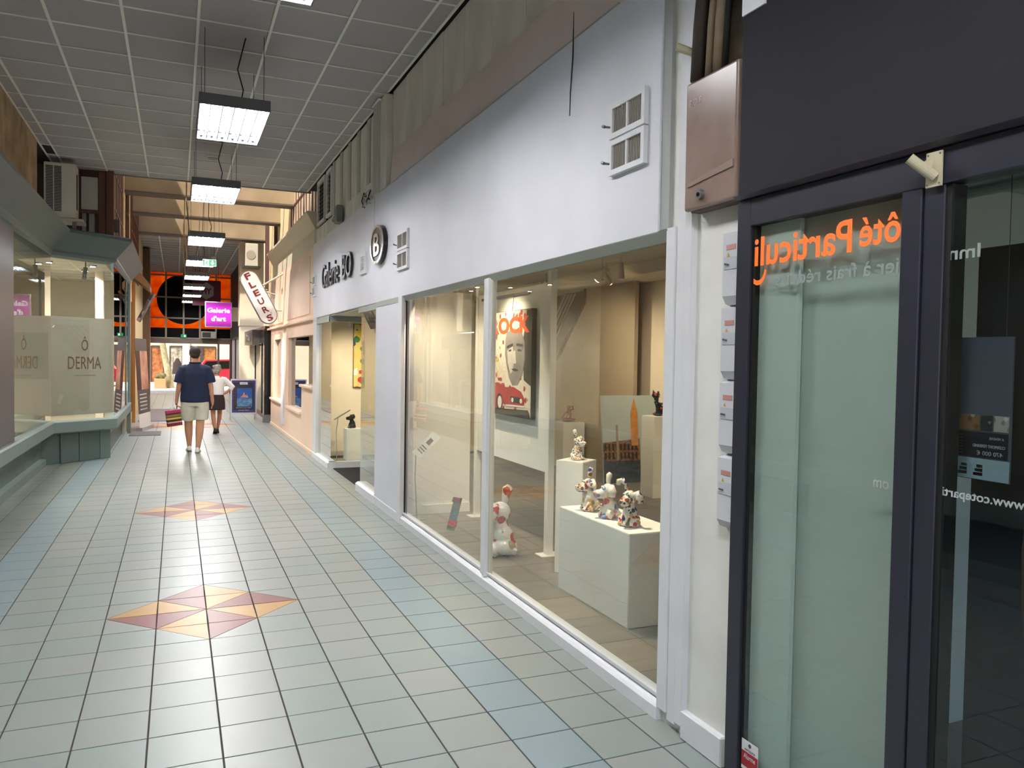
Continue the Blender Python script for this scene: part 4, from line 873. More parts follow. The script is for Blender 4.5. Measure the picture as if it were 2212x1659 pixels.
# panels of the kick base under the angled pane
dv = Vector((P2[0] - P1[0], P2[1] - P1[1], 0)); dl = dv.length; dv.normalize(); nv = Vector((dv.y, -dv.x, 0))
for (a, b2) in ((0.22, 0.50), (0.51, 0.84), (0.85, 1.02)):
    c_ = Vector((P1[0], P1[1], 0.24)) + dv * dl * (a + b2) / 2 - nv * 0.12
    B().obox(c_, (dv, nv, (0, 0, 1)), (dl * (b2 - a) / 2, 0.012, 0.235)).done('base_panel', TEAL if a < 0.8 else M('teal_side', (96, 116, 112), .5), w7)
B().sweep(path, [(-0.06, 3.10), (0.02, 3.13), (0.05, 3.17), (0.05, 3.20), (0.27, 3.46), (0.27, 3.50), (0.24, 3.52), (-0.12, 3.52), (-0.12, 3.10)]).done('cornice', TEAL, w7)
def wallpane(name, a, b2, z0, z1, mat, th=0.004, off=0.0, parent=w7):
    a = Vector((a[0], a[1], 0)); b2 = Vector((b2[0], b2[1], 0)); d = (b2 - a).normalized(); n = Vector((d.y, -d.x, 0))
    return B().obox((a + b2) / 2 + n * off + Vector((0, 0, (z0 + z1) / 2)), (d, n, (0, 0, 1)), ((b2 - a).length / 2, th, (z1 - z0) / 2)).done(name, mat, parent)
wallpane('pane', (-1.76, 10.6), P1, 0.66, 3.15, GLASS); wallpane('pane', P1, P2, 0.66, 3.15, GLASS); wallpane('pane', P2, P3, 0.66, 3.15, GLASS)
wallpane('pane', (-1.78, -3.9), (-1.765, 8.5), 0.66, 3.15, GLASS)
lerp = lambda A_, B_, t: (A_[0] + (B_[0] - A_[0]) * t, A_[1] + (B_[1] - A_[1]) * t)
wallpane('frosted_film', lerp(P1, P2, 0.01), lerp(P1, P2, 0.99), 0.74, 2.23, FROST, 0.001, -0.007)
wallpane('frosted_film', lerp(P2, P3, 0.0), lerp(P2, P3, 0.62), 0.74, 2.23, FROST, 0.001, -0.007)
GOLD = M('decal_bronze', (120, 92, 74), 0.4)
pc_ = Vector((P1[0], P1[1], 0)) + dv * dl * 0.52 + nv * 0.006
text('lettering', 'DERMA', pc_ + Vector((0, 0, 1.44)), dv, AZ, 0.3, GOLD, w7, ext=0.001, width=0.56, height=0.19)
text('lettering', 'Ô', pc_ + Vector((0, 0, 1.72)), dv, AZ, 0.3, GOLD, w7, ext=0.001, width=0.11, height=0.22)
text('lettering', 'EXPERT EN ÉPILATION', pc_ + Vector((0, 0, 1.33)), dv, AZ, 0.05, GOLD, w7, ext=0.001, width=0.36, height=0.022)
B().box(-1.80, -1.735, 8.4, 10.62, 0.66, 3.15, 0.004).done('dark_pier', M('umber_panel', (86, 76, 80), 0.3, var=0.06), w7)
for p_ in (P3,): box('end_post', -0.96, -0.90, 18.24, 18.34, 0.0, 3.5, TEAL_L, w7)
wallpane('jamb', (P3[0], 17.15), (P3[0], 17.22), 0.66, 3.15, TEAL, 0.02)
# shop interior
SI = M('shop_cream', (214, 204, 184), 0.8)
SHOPP = [(-5.0, -4.0), (-1.93, -4.0), (-1.88, 13.42), (-1.06, 14.14), (-1.06, 18.3), (-5.0, 18.3)]
def shop_slab(name, z0, z1, mat, **k): return B().prism([(a, b, z0) for a, b in SHOPP], (0, 0, z1 - z0)).done(name, mat, **k)
shop_slab('floor', 0.30, 0.44, M('shop_floor', (170, 160, 140), .5), kind='structure', label='raised display floor inside the skin-care shop', cat='floor')
box('wall_left', -5.1, -5.0, -4.0, 18.4, 0, 4.7, SI, kind='structure', label='cream rear wall inside the skin-care shop', cat='wall')
box('wall_left', -5.0, -1.0, 18.30, 18.40, 0, 4.7, SI, kind='structure', label='cream far wall inside the skin-care shop', cat='wall')
box('wall_left', -5.0, -1.9, -4.05, -3.95, 0, 4.7, SI, kind='structure', label='near side wall inside the skin-care shop', cat='wall')
sc = shop_slab('ceiling', 3.16, 3.24, M('shop_ceiling', (206, 202, 190), 0.8), kind='structure', label='white tile ceiling inside the skin-care shop', cat='ceiling')
for i in range(9): box('ceiling_bar', -5.0, -1.9 if i < 3 else -1.1, 12.9 + i * 0.6, 12.915 + i * 0.6, 3.15, 3.16, TBAR, sc)
for i in range(6): box('ceiling_bar', -4.6 + i * 0.6, -4.585 + i * 0.6, 11 if i < 5 else 14.5, 18.3, 3.15, 3.16, TBAR, sc)
box('curtain_wall', -3.3, -3.2, 10.5, 15.4, 0.44, 3.15, M('shop_cream', (214, 204, 184), .8), sc)
for j, (lx, ly) in enumerate(((-2.3, 13.6), (-1.9, 14.6), (-1.5, 15.8), (-2.6, 15.2), (-1.3, 14.9), (-2.4, 11.6))):
    t = thing('downlight', ('recessed downlight in the skin-care shop ceiling, ' + ('leftmost through the angled pane', 'second from the left', 'farthest back on the right', 'left of the grey spotlight', 'closest to the corner of the sage window', 'behind the dark pier')[j]), 'downlight', (lx, ly, 3.13), group='recessed downlights in the skin-care shop')
    B().tube([(lx, ly, 3.13), (lx, ly, 3.155)], [0.05, 0.06], 16).done('bezel', CHROME, t)
    B().tube([(lx, ly, 3.126), (lx, ly, 3.131)], 0.04, 16).done('lamp', M_emit('down_glow', (255, 240, 214), 25.0), t)
    spot('lamp_light', (lx, ly, 3.12), (lx, ly, 0), 75, (1.0, 0.93, 0.82), t, 140, 0.5)
tsp = thing('spotlight', 'grey cylinder spotlight hanging inside the angled sage window', 'spotlight', (-1.35, 14.3, 2.95))
B().tube([(-1.35, 14.3, 3.05), (-1.37, 14.25, 2.87)], 0.035, 14).done('barrel', GREY_METAL, tsp); B().tube([(-1.35, 14.3, 3.0), (-1.35, 14.3, 3.16)], 0.01, 8).done('stem', GREY_METAL, tsp)
box('wall_partition', -1.35, -1.22, 15.9, 16.1, 0.44, 3.15, WARMW, kind='structure', label='pale partition post inside the skin-care shop', cat='wall')

# upper left wall, air conditioner and timber cladding
box('wall_left', -1.95, -1.78, -4.0, 12.62, 3.40, 4.66, YELLOW_WALL, kind='structure', label='stained ochre plaster wall above the sage cornice', cat='wall')
tw = box('wall_left', -2.2, -0.95, 14.32, 14.42, 3.45, 4.70, DARKWOOD, kind='structure', label='dark timber-clad wall behind the air conditioner', cat='wall')
box('wall_left', -2.25, -2.15, 12.5, 14.4, 3.45, 4.7, M('recess_dark', (46, 40, 40), .9), kind='structure', label='dark recess wall beside the air conditioner', cat='wall')
B().box(-1.41, -1.17, 14.28, 14.32, 3.98, 4.50, 0.004).done('white_panel', M('panel_white', (196, 192, 180), .7), tw)
B().box(-1.45, -1.13, 14.285, 14.325, 3.92, 3.97, 0.003).done('rail', BROWN, tw); B().box(-1.47, -1.42, 14.27, 14.325, 3.5, 4.6, 0.003).done('stile', BROWN, tw); B().box(-1.16, -1.06, 14.27, 14.325, 3.5, 4.6, 0.003).done('stile', BROWN, tw)
B().box(-1.4, -1.34, 14.29, 14.325, 3.5, 3.92, 0.002).box(-1.30, -1.22, 14.29, 14.325, 3.55, 3.92, 0.002).done('lower_panel', M('panel_grey', (150, 150, 146), .7), tw)
B().box(-1.05, -0.94, 14.22, 14.44, 3.45, 4.66, 0.006).done('corner_post', BROWN, tw)
ac = thing('air_conditioner', 'beige outdoor air-conditioning unit above the sage cornice', 'air conditioner', (-1.6, 13.7, 3.66))
ACM = M('ac_beige', (206, 198, 182), 0.5, var=0.05)
B().box(-1.82, -1.40, 13.5, 13.85, 3.70, 4.52, 0.012).done('case', ACM, ac)
for i in range(30):
    z = 3.80 + i * 0.0225
    for a in (-1.795, -1.685): box('slot', a, a + 0.095, 13.4945, 13.502, z, z + 0.013, BLACK_MATTE, ac)
B().box(-1.41, -1.395, 13.56, 13.68, 3.85, 4.38).done('side_slot', BLACK_MATTE, ac)
B().box(-1.84, -1.30, 13.44, 13.9, 3.655, 3.695, 0.004).done('bracket', ACM, ac); B().box(-1.8, -1.75, 13.5, 13.56, 3.50, 3.66).box(-1.45, -1.40, 13.5, 13.56, 3.50, 3.66).done('bracket_leg', GREY_METAL, ac)
bd = B().box(-1.42, -0.98, 13.95, 14.1, 3.525, 3.555, 0.004).done('ledge_board', M('board_white', (206, 206, 200), .5), label='white board lying on top of the sage cornice', cat='board')
wb = B().box(-0.94, -0.86, 14.3, 14.45, 3.66, 3.86, 0.006).done('junction_box', M('box_grey', (110, 102, 98), .5), label='small grey box on the brown corner post at the atrium', cat='box')

# ================================================================== ATRIUM (open, daylit) y 14.4 .. 24.1
wl = box('wall_left', -1.3, -1.0, 14.44, 36.0, 3.45, 7.6, CREAM_WALL, kind='structure', label='cream left wall of the daylit atrium', cat='wall')
wr = box('wall_right', 2.42, 2.7, 13.5, 24.6, 3.6, 7.6, CREAM_WALL, kind='structure', label='cream right wall of the daylit atrium', cat='wall')
box('wall_front', -1.3, 2.7, 14.44, 14.6, 4.75, 7.6, CREAM_WALL, kind='structure', label='cream wall above the end of the tiled ceiling', cat='wall')
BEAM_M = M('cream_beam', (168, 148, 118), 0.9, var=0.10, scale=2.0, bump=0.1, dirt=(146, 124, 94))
for i, (yy, z0, lab) in enumerate(((18.1, 5.05, 'first cream concrete beam across the atrium'), (20.8, 5.06, 'second cream concrete beam across the atrium'), (24.1, 5.05, 'cream concrete beam at the start of the far slatted ceiling'))):
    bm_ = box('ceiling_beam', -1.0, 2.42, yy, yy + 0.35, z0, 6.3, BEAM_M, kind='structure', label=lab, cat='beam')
    box('beam_underside', -1.0, 2.42, yy - 0.02, yy + 0.4, z0 - 0.035, z0, M('dark_soffit', (96, 84, 72), .7), bm_)  # darker sheet colours the underside of each beam
for yy, lab in ((15.3, 'thin steel joist over the near end of the atrium'), (18.95, 'thin steel joist behind the first atrium beam'), (22.5, 'thin steel joist between the far atrium beams')):
    box('trim_%d' % int(yy), -1.0, 2.42, yy - 0.6, yy - 0.52, 6.58, 6.7, GREY_METAL, kind='structure', label=lab, cat='joist'); box('trim_%d' % int(yy), -1.0, 2.42, yy + 0.48, yy + 0.56, 6.58, 6.7, GREY_METAL, kind='structure', label=lab + ', farther one', cat='joist')
GLB = M('bright_pane', (236, 226, 206), 0.15)
def timber_window(name, x, y0, y1, z0, z1, nv_, nh, label, proud, BW=0.03):
    t = thing(name, label, 'window', (x, (y0 + y1) / 2, z0), kind='structure')
    box('pane', x - 0.004, x + 0.004, y0, y1, z0, z1, GLB, t)
    a, b2 = (x, x + proud) if proud > 0 else (x + proud, x)
    for i in range(nv_ + 1):
        yy = y0 + (y1 - y0) * i / nv_; box('vertical_bar', a, b2, yy - BW, yy + BW, z0, z1, BROWN, t)
    for i in range(nh + 1):
        zz = z0 + (z1 - z0) * i / nh; box('horizontal_bar', a, b2, y0, y1, zz - 0.02, zz + 0.02, BROWN, t)
timber_window('window_8', -0.995, 14.6, 17.3, 3.55, 6.6, 6, 5, 'brown timber grid window on the left atrium wall nearest the ceiling edge', 0.02)
timber_window('window_9', -0.995, 18.5, 18.95, 3.7, 5.6, 1, 2, 'narrow brown slit window on the left atrium wall', 0.04)
timber_window('window_10', -0.995, 20.3, 24.0, 3.55, 6.6, 7, 6, 'brown timber grid window on the left atrium wall beyond the slit', 0.025)
timber_window('window_11', 2.415, 14.8, 18.6, 3.9, 6.2, 10, 2, 'brown barred window on the right atrium wall above the rose shop', -0.02, 0.02)
for yy, lab in ((21.4, 'slim'), (23.4, 'broad')):
    box('trim_%d' % (1 if lab == 'slim' else 2), 2.34, 2.42, yy, yy + (0.12 if lab == 'slim' else 0.35), 3.6, 7.0, M('plum_timber', (92, 62, 62), .5), kind='structure', label=lab + ' plum-brown timber post on the right atrium wall', cat='post')
box('trim_3', 2.36, 2.42, 18.7, 24.0, 5.62, 5.74, M('plum_timber', (92, 62, 62), .5), kind='structure', label='plum-brown rail along the right atrium wall', cat='rail')

# ================================================================== FAR CEILING (slatted) y 24.1 .. 35.5
c2 = box('ceiling', -1.05, 2.3, 24.3, 36.0, 5.09, 5.2, M('far_ceiling_void', (60, 58, 56), .9), kind='structure', label='far grey slatted ceiling with pale runners', cat='ceiling')
for i in range(19):
    for j in range(6):
        x = -1.03 + j * 0.555; B_ = ceil_tile(x + 0.004, x + 0.551, 24.3 + i * 0.6 + 0.03, 24.3 + i * 0.6 + 0.57, 5.05, c2)
for j in range(1, 6): box('main_runner', -1.03 + j * 0.555 - 0.015, -1.03 + j * 0.555 + 0.015, 24.3, 35.6, 5.04, 5.052, TBAR, c2)
for i in range(1, 19): box('cross_bar', -1.03, 2.3, 24.3 + i * 0.6 - 0.015, 24.3 + i * 0.6 + 0.015, 5.046, 5.054, M('bar_grey', (120, 118, 112), .6), c2)

# ================================================================== ROSE SHOP (right, y 13.5 .. 20.3)
rs = B().box(2.115, 2.30, 13.50, 20.30, 2.335, 3.53, 0.004).done('wall_right', PINK, kind='structure', label='rose-painted fascia of the flower shop', cat='wall')
B().box(2.10, 2.117, 13.85, 16.9, 2.42, 3.42, 0.006).done('raised_panel', PINK, rs); B().box(2.09, 2.12, 17.72, 20.3, 2.40, 3.50, 0.006).done('raised_panel', M('peach_panel', (232, 204, 178), .5), rs)
B().box(2.06, 2.13, 13.5, 20.35, 2.30, 2.345, 0.006).done('lower_moulding', PINK, rs)
CRM = M('cream_cornice', (216, 208, 188), 0.6, var=0.05)
B().box(2.12, 2.3, 13.5, 19.7, 3.53, 3.86, 0.003).done('cornice_band', CRM, rs)
B().sweep([(2.12, 13.42), (2.12, 19.7)], [(0.0, 3.82), (-0.015, 3.86), (-0.12, 4.05), (-0.14, 4.07), (-0.14, 4.11), (0.1, 4.11), (0.1, 3.82)]).done('cornice', CRM, rs)
lw = thing('wall_right', 'rose-painted shop wall with stepped sills below the fascia', 'wall', (2.15, 17, 0), kind='structure')
def pk(y0, y1, z0, z1, n='wall_panel'): return B().box(2.12, 2.26, y0, y1, z0, z1, 0.003).done(n, PINK, lw)
pk(13.42, 13.56, 0, 2.335); pk(13.56, 14.86, 0, 1.12); pk(14.86, 16.75, 0, 0.60); pk(13.56, 16.75, 2.05, 2.335); pk(16.75, 17.40, 0, 2.335); pk(17.40, 18.0, 0, 0.2); pk(17.40, 19.2, 2.05, 2.335); pk(17.95, 19.2, 0.0, 0.62); pk(19.2, 20.0, 0, 2.335)
B().box(2.075, 2.27, 13.45, 14.88, 1.12, 1.17, 0.006).done('sill', PINK, lw); B().box(2.075, 2.27, 14.86, 16.8, 0.60, 0.655, 0.006).done('sill', PINK, lw); B().box(2.075, 2.27, 17.85, 19.9, 0.62, 0.67, 0.006).done('sill', PINK, lw)
B().box(2.10, 2.14, 13.42, 19.95, 0.0, 0.07, 0.004).done('skirting', PINK, lw)
B().box(2.10, 2.24, 17.42, 17.80, 0.2, 2.05, 0.004).done('white_post', WHITE, lw); B().box(2.10, 2.24, 16.85, 16.95, 0.6, 2.335, 0.004).done('white_post', PINK, lw)
SHG = M_glass('shop_glass', (176, 180, 178), 1.6, 1.6)
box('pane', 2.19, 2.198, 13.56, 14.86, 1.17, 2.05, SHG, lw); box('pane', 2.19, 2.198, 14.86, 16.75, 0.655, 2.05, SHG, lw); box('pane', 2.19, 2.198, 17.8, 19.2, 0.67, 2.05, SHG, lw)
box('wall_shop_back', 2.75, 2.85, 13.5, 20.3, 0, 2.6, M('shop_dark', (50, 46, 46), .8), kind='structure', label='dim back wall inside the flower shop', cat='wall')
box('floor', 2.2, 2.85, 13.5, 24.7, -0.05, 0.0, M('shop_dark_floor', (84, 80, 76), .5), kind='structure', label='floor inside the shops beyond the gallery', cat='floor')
# FLEURS sign: tilted capsule facing the viewer
fs = thing('capsule_sign', 'tilted white capsule sign reading FLEURS in dark red letters', 'sign', (1.6, 17.6, 2.3))
A0, A1 = Vector((1.415, 17.6, 3.285)), Vector((1.80, 17.6, 2.555)); fd = (A1 - A0).normalized(); fn = Vector((-fd.z, 0, fd.x)); rr = 0.195
def capsule(r, y0, y1, name, mat):
    pts = [A0 + fn * r * math.cos(a) - fd * r * math.sin(a) for a in [k * math.pi / 12 for k in range(13)]] + [A1 - fn * r * math.cos(a) + fd * r * math.sin(a) for a in [k * math.pi / 12 for k in range(13)]]
    return B().prism([Vector((p.x, y0, p.z)) for p in pts], (0, y1 - y0, 0)).done(name, mat, fs)
capsule(rr, 17.54, 17.66, 'case', M('sign_case', (120, 108, 100), 0.4)); capsule(rr * 0.9, 17.532, 17.54, 'face', M('sign_face', (226, 226, 226), 0.4)); capsule(rr * 0.9, 17.66, 17.668, 'face', M('sign_face', (226, 226, 226), 0.4))
MRD = M('letter_maroon', (122, 36, 40), .5)
for i, ch in enumerate('FLEURS'):
    c_ = A0 + (A1 - A0) * (-0.10 + 1.18 * i / 5); dx = Vector((fn.x, 0, fn.z)); 
    if dx.x < 0: dx = -dx
    dz = Vector((-dx.z, 0, dx.x))
    text('letter', ch, Vector((c_.x, 17.529, c_.z)) - dz * 0.068, dx * 1.0 + Vector((0.0, 0, 0)), dz, 0.15, MRD, fs, ext=0.002, bold=0.004, width=0.125, height=0.135)
B().tube([A0 + Vector((0.2, 0, -0.15)), (2.1, 17.6, 3.45)], 0.02, 8).tube([A0 + Vector((0.22, 0, -0.22)), (1.95, 17.6, 3.0)], 0.014, 8).tube([A1 + Vector((0.1, 0, 0.1)), (2.1, 17.6, 2.66)], 0.016, 8).done('bracket', M('bracket_cream', (186, 178, 164), .5), fs)
# Galerie d'art light box
ga = thing('light_box_sign', "glowing magenta light box sign reading Galerie d'art", 'sign', (1.19, 26.0, 2.52))
B().box(0.795, 1.578, 26.0, 26.12, 2.52, 3.31, 0.006).done('case', WHITE, ga)
MAG = bpy.data.materials.new('magenta_glow'); MAG.use_nodes = True; t_ = MAG.node_tree; p_ = t_.nodes['Principled BSDF']
tc_ = t_.nodes.new('ShaderNodeTexCoord'); mp_ = t_.nodes.new('ShaderNodeMapping'); wv = t_.nodes.new('ShaderNodeTexWave'); wv.bands_direction = 'Z'; wv.inputs['Scale'].default_value = 0.42; wv.inputs['Distortion'].default_value = 0
cr_ = t_.nodes.new('ShaderNodeValToRGB'); cr_.color_ramp.elements[0].color = (*lin((110, 20, 110)), 1); cr_.color_ramp.elements[1].color = (*lin((206, 40, 180)), 1)
t_.links.new(tc_.outputs['Object'], mp_.inputs[0]); t_.links.new(mp_.outputs[0], wv.inputs[0]); t_.links.new(wv.outputs[1], cr_.inputs[0]); t_.links.new(cr_.outputs[0], p_.inputs['Base Color']); t_.links.new(cr_.outputs[0], p_.inputs['Emission Color']); p_.inputs['Emission Strength'].default_value = 0.9
box('face', 0.82, 1.553, 25.994, 26.0, 2.545, 3.285, MAG, ga)
LW = M_emit('letter_white_glow', (255, 250, 255), 1.3)
text('word_galerie', 'Galerie', (1.187, 25.99, 2.97), (1, 0, 0), AZ, 0.2, LW, ga, ext=0.002, bold=0.006, width=0.66, height=0.15)
text('word_dart', "d'art", (1.187, 25.99, 2.71), (1, 0, 0), AZ, 0.2, LW, ga, ext=0.002, bold=0.006, width=0.43, height=0.16)
B().box(1.578, 2.12, 26.03, 26.1, 2.72, 3.16, 0.004).done('arm_plate', M('arm_cream', (206, 194, 166), .6), ga)
# green exit sign
ex = thing('exit_sign', 'green and white running-man exit sign with down arrow hanging in the atrium', 'sign', (0.585, 16.5, 3.42))
GRN = M('exit_green', (20, 120, 70), 0.4, emit=0.35); EXW = M('exit_white', (226, 240, 230), 0.4, emit=0.5)
EX_ = lambda x: 0.46 + (x - 0.612) * 0.75
EZ_ = lambda z: 3.417 + (z - 3.985) * 0.75
def exbox(n, x0, x1, y0, y1, z0, z1, m): return box(n, EX_(x0), EX_(x1), y0, y1, EZ_(z0), EZ_(z1), m, ex)
exbox('case', 0.612, 0.942, 16.5, 16.53, 3.985, 4.16, EXW); exbox('green_field', 0.76, 0.935, 16.496, 16.5, 3.992, 4.153, GRN); exbox('green_field', 0.618, 0.655, 16.496, 16.5, 3.992, 4.153, GRN)
def ez(n, pts, m): return B().prism([(EX_(x), 16.495, EZ_(z)) for x, z in pts], (0, -0.002, 0)).done(n, m, ex)
ez('arrow', [(0.835, 4.13), (0.865, 4.13), (0.865, 4.07), (0.895, 4.07), (0.85, 4.01), (0.805, 4.07), (0.835, 4.07)], EXW)
ez('running_man', [(0.70, 4.10), (0.73, 4.11), (0.75, 4.07), (0.735, 4.065), (0.725, 4.085), (0.715, 4.06), (0.735, 4.03), (0.72, 4.00), (0.71, 4.0), (0.715, 4.03), (0.695, 4.045), (0.67, 4.02), (0.66, 4.025), (0.685, 4.06)], GRN)
B().tube([(EX_(0.725), 16.495, EZ_(4.13)), (EX_(0.725), 16.493, EZ_(4.13))], 0.01, 10).done('running_man_head', GRN, ex)
for xx in (0.65, 0.90): B().tube([(EX_(xx), 16.515, EZ_(4.16)), (EX_(xx), 16.515, 6.6)], 0.003, 5).done('chain', WIRE, ex)
box('trim_16', -1.0, 2.42, 16.49, 16.54, 6.58, 6.7, GREY_METAL, kind='structure', label='thin steel joist above the green exit sign', cat='joist')
# black column and mirrored shop beyond rose shop
bc = B().box(2.0, 2.3, 20.35, 20.62, 0.2, 2.35, 0.004).done('wall_right', BLACK, kind='structure', label='polished black stone column beside the rose shop', cat='column')
box('column_foot', 1.99, 2.3, 20.34, 20.63, 0.0, 0.2, M('grey_stone', (120, 120, 118), .5), bc)
sf = thing('shop_fascia', 'black shop fascia with blurred silver letters beyond the rose shop', 'sign', (2.0, 22.5, 1.96))
box('board', 2.04, 2.3, 20.62, 24.7, 2.0, 2.42, BLACK, sf); box('silver_panel', 1.85, 2.04, 22.0, 24.6, 1.96, 2.36, M('fascia_silver', (96, 90, 86), 0.3, metal=.5, var=.4, scale=8), sf)
text('lettering', 'MODE', (1.846, 23.2, 2.06), AX, AZ, 0.2, CHROME, sf, ext=0.004, width=1.6, height=0.2)
w12 = thing('window_12', 'shop window with blurred red and blue poster beyond the black column', 'window', (2.2, 22.6, 0), kind='structure')
box('pane', 2.16, 2.168, 20.62, 24.7, 0.08, 2.0, GLASS, w12)
for yy in (20.7, 22.6, 24.6): box('mullion', 2.14, 2.18, yy - 0.03, yy + 0.03, 0, 2.0, NAVY, w12)
box('bottom_rail', 2.13, 2.19, 20.62, 24.7, 0, 0.08, M('burgundy_rail', (96, 30, 36), .4), w12)
po = thing('poster', 'red, white and blue poster inside the shop beyond the black column', 'poster', (2.5, 22.2, 0.9))
box('red_sheet', 2.775, 2.795, 21.2, 24.3, 0.95, 1.35, M('poster_red', (206, 70, 56), .5, var=.3, scale=3), po); box('blue_sheet', 2.775, 2.795, 21.2, 24.3, 1.35, 1.8, M('poster_blue', (150, 176, 226), .5, var=.3, scale=3), po)
box('wall_shop_back', 2.80, 2.85, 20.3, 24.7, 0, 2.6, M('shop_pale', (206, 190, 170), .8), kind='structure', label='pale back wall inside the shop beyond the black column', cat='wall')
area('shop_light', (2.5, 22.5, 2.5), 0.4, 3.5, 30, (1, .9, .8))
# cream pillar, dark ribbed wall and glazing to the end
cp_ = B().box(1.74, 2.4, 24.75, 25.35, 0.0, 2.55, 0.006).box(1.72, 2.4, 24.72, 25.38, 2.55, 5.05, 0.006).done('wall_right', M('pillar_cream', (222, 208, 184), .7, var=.06), kind='structure', label='cream pillar on the right beyond the atrium', cat='column')
acr = thing('air_conditioner', 'cream outdoor air-conditioning unit mounted on the far cream pillar', 'air conditioner', (2.0, 24.2, 4.24))
B().box(1.83, 2.18, 24.1, 24.4, 4.27, 4.93, 0.012).done('case', ACM, acr); B().tube([(1.98, 24.098, 4.6), (1.98, 24.09, 4.6)], 0.13, 20).done('fan_grille', M('ac_grille', (170, 160, 140), .5), acr); B().box(1.78, 2.25, 24.05, 24.7, 4.24, 4.27).done('bracket', GREY_METAL, acr)
dw = box('wall_right', 2.14, 2.4, 25.38, 36.0, 2.35, 5.1, M('charcoal_wall', (40, 40, 46), .6), kind='structure', label='charcoal ribbed cladding on the right near the end', cat='wall')
for i in range(26): box('rib', 2.10, 2.14, 25.5 + i * 0.4, 25.6 + i * 0.4, 2.35, 5.05, M('charcoal_rib', (66, 66, 72), .5), dw)
w13 = thing('window_13', 'row of tall glazed panels with pale frames on the right near the end', 'window', (2.14, 30, 0), kind='structure')
box('pane', 2.16, 2.168, 25.38, 35.5, 0.05, 2.3, SHG, w13); box('head_rail', 2.08, 2.2, 25.38, 35.5, 2.28, 2.36, CHROME, w13); box('backing', 2.5, 2.55, 25.38, 35.5, 0, 2.4, M('shop_mid', (150, 140, 132), .8), w13)
for i in range(13): box('frame_bar', 2.11, 2.19, 25.4 + i * 0.83, 25.46 + i * 0.83, 0.0, 2.3, WHITE_TRIM if i % 3 else M('burgundy_rail', (96, 30, 36), .4), w13)
box('wall_right', 2.3, 2.45, 24.7, 36.0, 0, 2.4, M('shop_mid', (150, 140, 132), .8), kind='structure', label='wall behind the far right glazing', cat='wall')
# left far shops
lfw = box('wall_left', -1.3, -1.0, 18.4, 35.5, 0.0, 3.46, M('far_left_cream', (224, 196, 146), .7, var=.05), kind='structure', label='warm cream wall on the left beyond the sage shop', cat='wall')
B().box(-1.0, -0.93, 19.0, 19.15, 0, 3.4, 0.004).box(-1.0, -0.93, 21.0, 21.15, 0, 3.4, 0.004).done('timber_post', M('honey_timber', (176, 122, 66), .5), lfw)
B().box(-1.02, -0.80, 27.5, 28.0, 0, 5.0, 0.006).done('timber_pier', M('umber_timber', (96, 66, 44), .5), lfw)
w14 = thing('window_14', 'glazed shop window in a honey timber frame on the left', 'window', (-0.99, 20, 0), kind='structure'); box('pane', -0.998, -0.99, 19.15, 21.0, 0.3, 2.9, SHG, w14); box('backing', -0.9995, -0.998, 19.15, 21.0, 0.3, 2.9, M('shop_mid', (150, 140, 132), .8), w14)
ls_ = thing('shop_sign', 'tilted picture sign projecting from the left wall under a timber hood', 'sign', (-0.75, 22, 2.5))
B().obox((-0.72, 22.0, 2.85), ((1, 0, -0.5), (0, 1, 0), (0.5, 0, 1)), (0.03, 0.5, 0.40)).done('panel', M_spots('sign_picture', (60, 50, 46), [(170, 150, 140), (40, 34, 34), (150, 80, 60), (90, 80, 76)], 5, .5, .5), ls_)
B().prism([(-1.0, 21.4, 3.55), (-0.62, 21.4, 3.25), (-0.62, 21.4, 3.40), (-0.9, 21.4, 3.75), (-1.0, 21.4, 3.75)], (0, 1.4, 0)).done('hood', M('hood_tan', (176, 140, 104), .6), ls_)

# ================================================================== END SCREEN: orange glass with dark disc, y = 35.5
ES = 35.5
es = thing('window_15', 'orange stained-glass end screen with a big dark disc above the street doors', 'window', (0.5, ES, 2.1), kind='structure')
ORG = M_translucent('orange_glass', (255, 168, 40), 0.75, 0.0, 1, 3.0, (240, 122, 10)); BLKG = M('dark_glass', (8, 7, 10), 0.6, spec=0.1)
vx = [-1.08, -0.42, 0.255, 0.886, 1.52, 2.13]; hz = [2.32, 3.152, 4.009, 4.912, 5.06]
for i in range(5):
    for j in range(4):
        if j == 0:
            box('pane', vx[i], vx[i + 1], ES + 0.02, ES + 0.03, 2.74, hz[1], ORG, es); box('dark_pane', vx[i], vx[i + 1], ES + 0.02, ES + 0.03, hz[0], 2.74, BLKG, es)
        else: box('pane', vx[i], vx[i + 1], ES + 0.02, ES + 0.03, hz[j], hz[j + 1], ORG, es)
B().loft([ringpts((0.26, ES + 0.018, 3.93), 1.03, 1.03, 48, (1, 0, 0), (0, 0, 1)), ringpts((0.26, ES + 0.012, 3.93), 1.03, 1.03, 48, (1, 0, 0), (0, 0, 1))]).done('dark_disc', BLKG, es)
BARM = M('screen_bar', (150, 136, 122), .4)
for x in vx: box('vertical_bar', x - 0.035, x + 0.035, ES - 0.04, ES + 0.04, 2.25, 5.06, BARM, es)
for z in hz: box('horizontal_bar', -1.1, 2.15, ES - 0.03, ES + 0.04, z - 0.03, z + 0.03, BARM, es)
box('header', -1.1, 2.15, ES - 0.06, ES + 0.08, 2.10, 2.30, M('header_brown', (110, 96, 88), .5), es)
for x in (-1.06, 1.62, 2.1): box('door_post', x - 0.04, x + 0.04, ES - 0.05, ES + 0.05, 0, 2.12, M('header_brown', (110, 96, 88), .5), es)
hs = thing('projecting_sign', 'maroon board with a grey hexagon hanging before the end screen', 'sign', (1.0, 31, 3.46))
box('board', 0.52, 1.49, 31.0, 31.06, 3.46, 4.39, M('board_maroon', (104, 30, 56), .6), hs)
